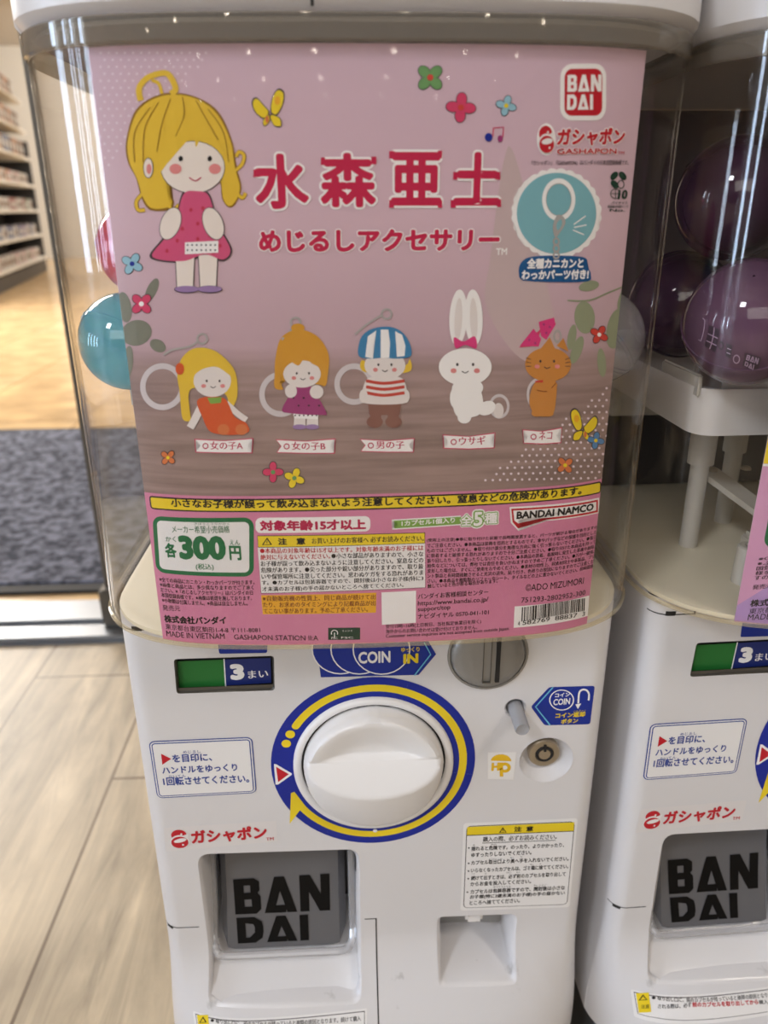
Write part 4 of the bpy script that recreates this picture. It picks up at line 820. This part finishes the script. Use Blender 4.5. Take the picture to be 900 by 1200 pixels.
s.poly([(632, 410), (644, 395), (650, 408)], 'tan', 2.8); s.poly([(652, 405), (660, 396), (666, 412)], 'tan', 2.8); s.ell(642, 427, 27, 20, 'tan', 3); face(s, 641, 424, 19, 3.5)
for q in (-1, 1):
    for k in range(3): s.line([(642+q*20, 421+k*4), (642+q*26, 419+k*5)], .8, 'ink_grey', 3.6)
s.blob([(628, 447), (650, 445), (651, 470), (646, 486), (628, 486), (620, 470)], 'tan', 2.9); s.ell(641, 453, 12, 5.5, 'tan', 3.5, -12); s.curve([(629, 457), (641, 458), (652, 448)], .8, 'brown', 3.7); s.ell(629, 484, 6.5, 4, 'tan', 3.2); s.ell(642, 484, 6.5, 4, 'tan', 3.2); s.poly([(627, 446), (636, 445), (636, 448), (627, 448)], 'f_red', 3.6)
s.build('figure_picture', card, 'printed ginger cat toy figure with spotted pink ears')
for t, x0, y0, x1, y1 in (('女の子A', 228, 513, 297, 531), ('女の子B', 323, 513.5, 393.5, 531.5), ('男の子', 421.5, 513, 486, 530), ('ウサギ', 518.5, 508, 580.5, 526.5), ('ネコ', 612, 502, 658.5, 520.5)):
    s = pr(); d = -1.5 if x0 > 500 else 0; h = y1-y0; W = x1-x0
    P = [(x0, y0+1), (x0+W*.5, y0+3), (x1, y0+d), (x1-6, y0+h*.5+d), (x1-1, y1+d), (x0+W*.5, y1), (x0+1, y1-1), (x0+6, y0+h*.5)]; c = np.mean(np.array(P), 0)
    s.poly(P, 'f_pink', 2); s.poly([c+(np.array(p)-c)*np.array((.965, .88)) for p in P], 'white', 2.5)
    s.ring(x0+13, y0+h*.52, 2.4, 3.6, 1, 'crimson', 3, n=14); s.text(t, x0+19, y1-4.5+d*.3, x1-12, y1-4.5+d, h-8.5, 'crimson', 3, .02); s.build('name_ribbon', card)
# notices
s = pr(); q = ((174.6, 580.5), (704.7, 563.5), (704.2, 577.5), (176.5, 596)); s.quad(*q, 'black', 1, 3).quad(*q, 'yellow', 2, 3, 1.4)
s.text('小さなお子様が誤って飲み込まないよう注意してください。窒息などの危険があります。', 201, 593.5, 681, 579, 10, 'black', 3, .035); s.build('warning_band', card, 'yellow warning band across the card')
s = pr(); q = ((178.5, 604), (297.5, 606), (297.5, 675.5), (183, 670)); s.quad(*q, 'green', 1, 9).quad(*q, 'paper', 2, 9, 4.2)
s.text('メーカー希望小売価格', 202, 624, 269.5, 624, 8.5, 'green', 3, .01).text('きぼうこうりかかく', 228, 614.6, 269, 614.8, 2.6, 'green', 3, 0).text('かく', 194.5, 634.3, 206.7, 634.5, 6, 'green', 3, .02).text('各', 194.5, 653, 208, 653.3, 17, 'green', 3, .04).text('300', 211, 655, 266, 656, 28, 'green', 3, .06).text('えん', 269.5, 638.2, 281.5, 638.4, 6, 'green', 3, .02).text('円', 269.5, 656, 283.5, 656.3, 17, 'green', 3, .04).text('(税込)', 230, 668, 251, 668.3, 8, 'green', 3, .02)
s.build('price_label', card, 'white price label with a thick green frame')
s = pr()
for i, t in enumerate(('※全ての商品にカニカン・わっかパーツが付きます。', '※画像と商品とは、多少異なりますのでご了承く', 'ださい。※『めじるしアクセサリー』はバンダイの日', '本国登録商標です。※画像は処理を施しております。', '※小物類は付属しません。※商品は自立しません。')): s.text(t, 187+i*.8, 681+i*6.1, 298.5-i*(1 if i < 4 else 2), 684.6+i*6.2, 5.2, 'black', 2, .016)
s.text('発売元', 191, 715, 211.5, 716, 6.5, 'black', 2, .0).text('株式会社バンダイ', 193, 728.8, 265.5, 731, 8.6, 'black', 2, .04).text('東京都台東区駒形1-4-8 〒111-8081', 194.5, 736.8, 305, 741, 6.4, 'black', 2, .0).text('MADE IN VIETNAM', 195.5, 745, 263.5, 748.4, 6.2, 'black', 2, 0).text('GASHAPON STATION II:A', 274.5, 749, 373, 750.2, 6, 'black', 2, 0)
s.build('publisher_lettering', card, 'small black lettering at lower left')
s = pr(); s.quad((384.6, 735.5), (422, 735.2), (422, 749.3), (384.6, 749.6), 'dark_green', 1); s.ring(392, 741.5, 3.2, 4.2, .9, 'white', 2, 150, 390, 20).line([(392, 741), (392, 747)], 1, 'white', 2).text('FSC', 388.5, 748.6, 395.5, 748.6, 2.4, 'white', 2, .0).text('ミックス', 401, 740, 413, 740, 2, 'white', 2, 0).text('FSC', 400, 748, 414, 748, 2.2, 'white', 2, 0); s.build('certification_mark', card, 'small dark green mark with a white tree')
s = pr(); s.quad((299.5, 606.5), (434, 604.5), (434, 622.5), (299.5, 624.5), 'white', 1, 5); s.text('対象年齢15才以上', 305, 622, 429, 620.3, 12.5, 'crimson', 2, .05); s.build('age_label', card, 'white age label with crimson lettering')
s = pr(); s.quad((301.5, 627.4), (498, 623.8), (498.5, 688.5), (306, 695.2), 'black', 1).quad((302, 641.5), (498, 636.5), (498.2, 688), (306.3, 694.6), 'paper', 2).quad((302, 628), (497.5, 624.4), (497.5, 636), (302.8, 640.8), 'yellow', 2)
s.poly([(313, 629.5), (319, 638), (307, 638.3)], 'black', 3).poly([(313, 631.5), (317, 637.2), (309, 637.5)], 'yellow', 4).line([(313, 632.8), (313, 636)], .9, 'black', 5)
s.text('注', 326, 638.2, 336.5, 638, 8, 'black', 3, .04).text('意', 347.5, 637.9, 358, 637.6, 8, 'black', 3, .04).text('お買い上げのお客様へ 必ずお読みください。', 365.5, 637, 496.5, 633.7, 7, 'black', 3, .014)
for i, (t, xr) in enumerate((('●本商品の対象年齢は15才以上です。対象年齢未満のお子様には', 496), ('絶対に与えないでください。●小さな部品がありますので、小さな', 496), ('お子様が誤って飲み込まないように注意してください。窒息などの', 496), ('危険があります。●尖った部分や鋭い部分がありますので、取り扱', 496), ('いや保管場所に注意してください。思わぬケガをする恐れがありま', 496), ('す。●カプセルは包装容器ですので、開封後は小さなお子様(特に3', 496), ('才未満のお子様)の手の届かないところへ捨ててください。', 473))):
    yl, yr = 648.2+i*7.55, 644.6+i*7.2
    if xr < 490: yr += .6
    if i == 1:
        s.text('絶対に与えないでください。', 305.5, yl, 387, yl-1.6, 6.2, 'ink_red', 3, .02).text('●小さな部品がありますので、小さな', 388.5, yl-1.6, 496, yr, 6.2, 'black', 3, .02)
    else: s.text(t, 305+i*.4, yl, xr, yr, 6.3, 'ink_red' if i == 0 else 'black', 3, .02)
s.build('warning_table', card, 'white warning table with a yellow heading')
s = pr(); s.quad((306, 697.3), (441, 694.3), (440.5, 717.8), (308, 719.6), 'orange_box', 1)
for i, t in enumerate(('※自動販売機の性質上、同じ商品が続けて出', 'たり、お求めのタイミングにより記載商品が出', 'てこない事があります。予めご了承ください。')): s.text(t, 308+i*.5, 704.2+i*7.3, 440 if i < 2 else 431, 702.2+i*7.2, 6.2, 'brown', 2, .012)
s.build('notice_box', card, 'orange notice box')
s = pr(); s.quad((447, 694), (487.5, 692), (487.3, 729.5), (447.5, 732), 'white', 1); s.build('blank_patch', card, 'plain white square patch')
s = pr(); s.text('バンダイお客様相談センター', 489.6, 702, 572, 696.5, 6.5, 'black', 2, .01).text('https://www.bandai.co.jp/', 489.6, 711, 572, 706, 7, 'black', 2, .008).text('support/top', 489.6, 717.8, 527.5, 715, 6.6, 'black', 2, .008).text('ナビダイヤル 0570-041-101', 489.6, 725, 572.5, 719.8, 6.2, 'black', 2, .008)
s.text('受付10時~16時(土日祝日、当社指定休業日を除く)', 452, 737, 563.5, 731, 5.6, 'black', 2, .01).text('海外からのお問い合わせは受け付けておりません。', 452, 742.4, 559, 737, 5, 'black', 2, .01).text('Customer service inquiries are not accepted from outside Japan.', 452, 748.2, 597, 739, 5, 'black', 2, .008); s.build('contact_lettering', card, 'small black contact lettering')
s = pr(); s.poly([(459, 608.7), (540, 604), (540, 615.2), (459.5, 620.5), (465.5, 614.5)], 'white', 1).poly([(461.5, 610), (540, 605.3), (540, 613.8), (462.2, 619), (467, 614.3)], 'lime', 1.5)
s.text('1カプセル1個入り', 470.5, 616.5, 533, 612.3, 6.5, 'white', 2, .03)
for t, x0, x1, y0, h in (('全', 540, 552.5, 616, 13), ('5', 554.5, 565, 616.3, 16.5), ('種', 567, 582.5, 613.5, 13)): s.text(t, x0, y0, x1, y0-.4, h, 'white', 3, .03, [(.10, 'lime', 2.2), (.17, 'white', 1.2)])
s.build('count_ribbon', card, 'green ribbon with white lettering')
s = pr(); s.poly([(597, 594), (702, 583), (702.5, 601), (612, 612.5), (607.5, 622), (598.5, 612.5)], 'white', 1).poly([(599, 596), (700.5, 585.3), (700.5, 599.8), (609.5, 611), (607, 619), (600.5, 611.5)], 'ink_red', 2).poly([(601.3, 598), (698.5, 587.7), (698.5, 597.8), (608, 608.8), (606.8, 613), (602.5, 609.5)], 'white', 3); s.text('BANDAI NAMCO', 604.8, 608, 695, 597.6, 9, 'black', 4, .045); s.build('company_label', card, 'white speech-bubble label with a red frame')
s = pr()
for i, t in enumerate(('(使用上の注意)●傘に取り付けた状態で長時間放置すると、パーツが錆びる場合がありますの', 'でご注意ください。●本商品は装飾を目的とするものです。傘やバッグなどの保護を目的とした', 'ものではございません。●取り付け部分を無理な方向に強く引っ張らないでください。●強引', 'に装着すると破損する恐れがありますので十分ご注意ください。●取り付けた本商品を持って', '振り回したり、引っ張ったりしないでください。●本商品の装着、着脱時に発生した事故や故障、', '紛失などについては、弊社では責任を負いかねますので予めご了承ください。●万が一破損、', '変形した場合は、すぐにご使用をおやめください。●素材の特性上、同素材同士や革製品、プリ', 'ント製品と長時間接触させると光沢の消失、貼り付き、色移りの原因になりますのでご注意くだ', 'さい。●本商品を樹脂製のソファーやシート、タイルなどの上に置かないでください。長時間接', '触していると色が移る場合があります。')):
    s.text(t, 500+i*.1, 635.6+i*5.95, 699.5-i*.6 if i < 9 else 583, 619.8+i*5.7 if i < 9 else 682.8, 5, 'black', 2, .016)
s.build('fine_print', card, 'block of fine black print at lower right')
s = pr(); s.text('©ADO MIZUMORI', 615.5, 692.5, 683.6, 683.5, 8, 'black', 2, 0).text('751293-2802952-300', 610.5, 706, 685.6, 696.6, 6, 'black', 2, 0); s.quad((603, 710.5), (690.4, 697.5), (689.3, 721.5), (601.8, 735.5), 'white', 1)
random.seed(5); P0, P1, P2, P3 = (611.5, 711.5), (686, 700.5), (685.3, 715.3), (610.8, 728)
w_tot = 0.; x = 0.
while x < .98:
    a = random.choice((.010, .010, .018, .028)); e = min(x+a, 1)
    f = lambda t, A_, B_: (A_[0]+(B_[0]-A_[0])*t, A_[1]+(B_[1]-A_[1])*t)
    s.quad(f(x, P0, P1), f(e, P0, P1), f(e, P3, P2), f(x, P3, P2), 'black', 2); x += a+random.choice((.010, .012, .02))
s.text('4', 606.5, 732.9, 609, 732.5, 5, 'black', 3, .01).text('582769', 612, 732, 644, 727.3, 5, 'black', 3, .01).text('88837', 650, 726.6, 676, 722.8, 5, 'black', 3, .01).text('3', 682, 721.8, 685, 721.4, 5, 'black', 3, .01); s.build('barcode_label', card, 'white barcode label')

# ------------------------------------------------------------------ the right machine: a copy of every part
def copy_tree(o, parent=None):
    c = o.copy(); COL.objects.link(c); c.parent = parent
    for ch in list(o.children): copy_tree(ch, c)
    return c
m2 = copy_tree(mc); m2.location = (RIGHT_TF[0], RIGHT_TF[1], 0); m2.rotation_euler = (0, 0, RIGHT_TF[2])
m2['label'] = 'white capsule vending machine at the right edge, holding violet capsules'
# its lilac card
tfR = RIGHT_TF
card2 = empty('display_card', (RIGHT_TF[0], RIGHT_TF[1], 0), RIGHT_TF[2], label='lilac display card in the right machine, cut off by the right edge', cat='poster')
mat('card_rose', (216, 160, 196), .4, spec=.3); make_card(card2, 'card_rose')
def pr2(): return Ink(surfC, tf=tfR, lift=.0001, cuts=cutsC)
s = pr2(); zl = lambda p: s.U(p)[1]
s.xz([(XL, ZLOW), (XR, ZLOW), (XR, Z(-.13)), (.0, Z(-.16)), (-.09, Z(-.185)), (-.110, Z(-.205)), (XL, Z(-.213))], 'lilac', 0); s.build('lilac_block', card2, 'lilac lower part of the card')
s = pr2(); s.xz([(XL, Z(-.1275)), (XR, Z(-.1275)), (XR, Z(-.098)), (XL, Z(-.098))], 'yellow', 1); s.xz([(XL, Z(-.1290)), (XR, Z(-.1290)), (XR, Z(-.1276)), (XL, Z(-.1276))], 'white', 1); s.build('yellow_block', card2, 'yellow band across the card')
s = pr2(); q = [(-.1105, Z(-.139)), (-.045, Z(-.139)), (-.045, Z(-.174)), (-.1105, Z(-.174))]
def rr_xz(x0, x1, z0, z1, r):
    out = []
    for cx_, cz_, a0 in ((x1-r, z1-r, 0), (x0+r, z1-r, 90), (x0+r, z0+r, 180), (x1-r, z0+r, 270)):
        out += [(cx_+r*math.cos(math.radians(a0+15*k)), cz_+r*math.sin(math.radians(a0+15*k))) for k in range(7)]
    return out
s.xz(rr_xz(-.1105, -.045, Z(-.176), Z(-.139), .006), 'green', 1); s.xz(rr_xz(-.1082, -.0473, Z(-.1737), Z(-.1413), .004), 'paper', 2); s.build('price_label', card2, 'white price label with a green frame')
s = pr2()
for i, (t, xr) in enumerate((('※C賞', 912), ('※ふた', 912), ('国登録', 912), ('様を施', 912), ('すので、', 912))): s.text(t, 888-i*1.2, 657+i*5.6, xr, 655+i*5.6, 5, 'black', 2, .012)
s.text('発売元', 881, 691, 904, 688.5, 6, 'black', 2, 0).text('株式会社バンダイ', 878, 711, 962, 702, 9, 'black', 2, .03).text('東京都', 877, 719.5, 904, 717, 7, 'black', 2, 0).text('MADE IN', 875.5, 717.5+9, 914, 724, 7, 'black', 2, 0); s.build('publisher_lettering', card2, 'small black lettering at lower left')

# ------------------------------------------------------------------ upper machines: only their feet reach into the picture
def upper(name_loc, rz, label, seam_x):
    u = empty('capsule_machine', name_loc, rz, label=label, cat='capsule machine', group='upper capsule machines')
    zo = -ZBASE
    zz_ = [0, .004, .012]+list(np.linspace(.02, .108, 12))+[.2]
    def ring(h):
        z = ZBASE+h+.0; s_ = sflare(z) if h > .0 else 1; hw = .1525+.0055*s_; sh = .004 if h == 0 else 0
        P = [(x*1.02*(1-sh*4), yP(x, z)-.001+sh, ZT+h) for x in np.linspace(-hw, hw, 61)]
        hw *= 1.02
        return P+[(hw, .05, ZT+h), (hw-.008, .25, ZT+h), (hw-.018, .28, ZT+h), (-hw+.018, .28, ZT+h), (-hw+.008, .25, ZT+h), (-hw, .05, ZT+h)]
    MB().loft([ring(h) for h in zz_], 0, True, True, True).build('body_shell', 'body_white', u)
    b = MB(); zs_ = np.linspace(0.001, .11, 20)
    b.loft([[(seam_x+d, yP(seam_x, ZBASE+h)-.0014, ZT+h) for d in (-.0007, .0007)] for h in zs_], 0, False); b.build('panel_seam', 'gap_dark', u, False)
    return u
upper((0, 0, 0), 0, 'white foot of the upper capsule machine stacked on the middle one', -.0215)
upper((RIGHT_TF[0], RIGHT_TF[1], 0), RIGHT_TF[2], 'white foot of the upper capsule machine stacked on the right one', -.0215)

# ------------------------------------------------------------------ capsules
def capsule(loc, r, m, label, group, tilt=(.4, .3, 0), printed=False):
    c = empty('toy_capsule', loc, label=label, cat='capsule', group=group); c.rotation_euler = tilt
    n = 14
    MB().lathe((0, 0, 0), (0, 0, 1), [(r*math.cos(a), r*math.sin(a)) for a in np.linspace(.03, math.pi/2-.02, n)], 40, 0, False).build('upper_half', 'capsule_clear' if not printed else m, c)
    MB().lathe((0, 0, 0), (0, 0, -1), [(r*math.cos(a), r*math.sin(a)) for a in np.linspace(.03, math.pi/2-.02, n)], 40, 0, False).build('lower_half', m, c)
    MB().lathe((0, 0, 0), (0, 0, 1), [(r*.99, -.0012), (r*1.02, -.0012), (r*1.02, .0012), (r*.99, .0012)], 44, 0, False).build('seam_ring', m, c)
    return c
capsule((-.1275, .012, Z(-.0655)), .0255, 'capsule_blue', 'blue clear capsule at the left side of the middle case', None, (2.6, .5, 0), True)
capsule((-.118, .030, Z(-.0195)), .0245, 'capsule_pink', 'pink capsule just above the blue one in the middle case', None, (2.9, .1, 0), True)
capsule((.1265, .012, Z(-.0665)), .0255, 'capsule_clear', 'colourless capsule at the right side of the middle case', None, (.4, .6, 0), True)
def loc2(x, y, z): c, s_ = math.cos(RIGHT_TF[2]), math.sin(RIGHT_TF[2]); return (RIGHT_TF[0]+c*x-s_*y, RIGHT_TF[1]+s_*x+c*y, z)
big = capsule(loc2(-.1165, .010, Z(-.0595)), .034, 'capsule_violet', 'large violet capsule with white print, front left of the right case', None, (.5, -.5, .2), True)
for i, (p, lab) in enumerate((((-.108, .060, Z(.004)), 'dark violet capsule above the printed one in the right case'), ((-.112, .105, Z(-.0605)), 'violet capsule behind the printed one in the right case'), ((-.030, .070, Z(.000)), 'violet capsule high up at the right edge'))):
    capsule(loc2(*p), .034, 'capsule_plum', lab, None, (.3+i, .5, 0), True)
# print on the big capsule
BC = big.location; BR = .0343
def surfS(x, z): return BC.y-math.sqrt(max(BR*BR-(x-BC.x)**2-(z-BC.z)**2, 1e-8))
cp = Ink(surfS, lift=0, cuts=[((x, 0, 0), (1, 0, 0)) for x in np.linspace(BC.x-.03, BC.x+.03, 20)]+[((0, 0, z), (0, 0, 1)) for z in np.linspace(BC.z-.03, BC.z+.03, 20)])
cp.poly([(831, 381), (843, 386), (838, 413), (825, 405)], 'cap_ink', 0)
for a in ((829.5, 391, 841, 396.5), (827.5, 399, 839.5, 405)): cp.line([(a[0], a[1]), (a[2], a[3])], 1.2, 'cap_pale', 1)
cp.line([(837, 383.5), (831.5, 409)], 1.2, 'cap_pale', 1)
cp.poly([(873, 413), (892, 419), (887, 437), (870, 428)], 'cap_ink', 0)
block(cp, 'BAN', (875.5, 415.5), (889.5, 420), (887.8, 427), (873.7, 421.5), 'cap_pale', 1); block(cp, 'DAI', (873.3, 423.3), (884, 427.6), (882.5, 433.8), (872, 428.3), 'cap_pale', 1)
cp.poly([(851, 402), (858, 405), (856, 420), (850, 417)], 'cap_ink', 0); cp.line([(852, 408), (856.5, 410)], 1, 'cap_pale', 1).line([(851.5, 413), (856, 415)], 1, 'cap_pale', 1)
cp.ring(845, 405, 2, 3.2, 1.6, 'cap_ink', 0, n=14).ring(863, 421, 3, 4.2, 1.3, 'cap_pale', 0, n=14)
cp.line([(823.5, 373), (826, 375), (821, 400), (818.5, 398)], 1, 'cap_pale', 0)
po = cp.build('capsule_print', big); po.matrix_parent_inverse = big.matrix_basis.inverted()

# ------------------------------------------------------------------ ceiling lights far behind the viewer (mirrored as dots in the clear fronts)
mat('lamp_glow', (255, 244, 226), .3, emit=60.); mat('lamp_frame', (230, 228, 224), .4)
lp = None
for i in range(7):
    for k in range(4):
        x, y = -6+i*1.75, -18.5+k*2.6
        if lp is None:
            lp = empty('ceiling_light', (x, y, 3), cat='ceiling light'); MB().lathe((0, 0, 0), (0, 0, -1), [(.11, 0), (.11, .012), (.085, .014), (.08, .002)], 24, 0, False).build('frame', 'lamp_frame', lp); MB().lathe((0, 0, -.004), (0, 0, -1), [(.078, 0), (.0005, .002)], 20, 0, False).build('diffuser', 'lamp_glow', lp); q = lp
        else: q = copy_tree(lp); q.location = (x, y, 3)
        tag(q, 'round ceiling downlight mirrored as a small bright dot in the case', None, 'round ceiling downlights')
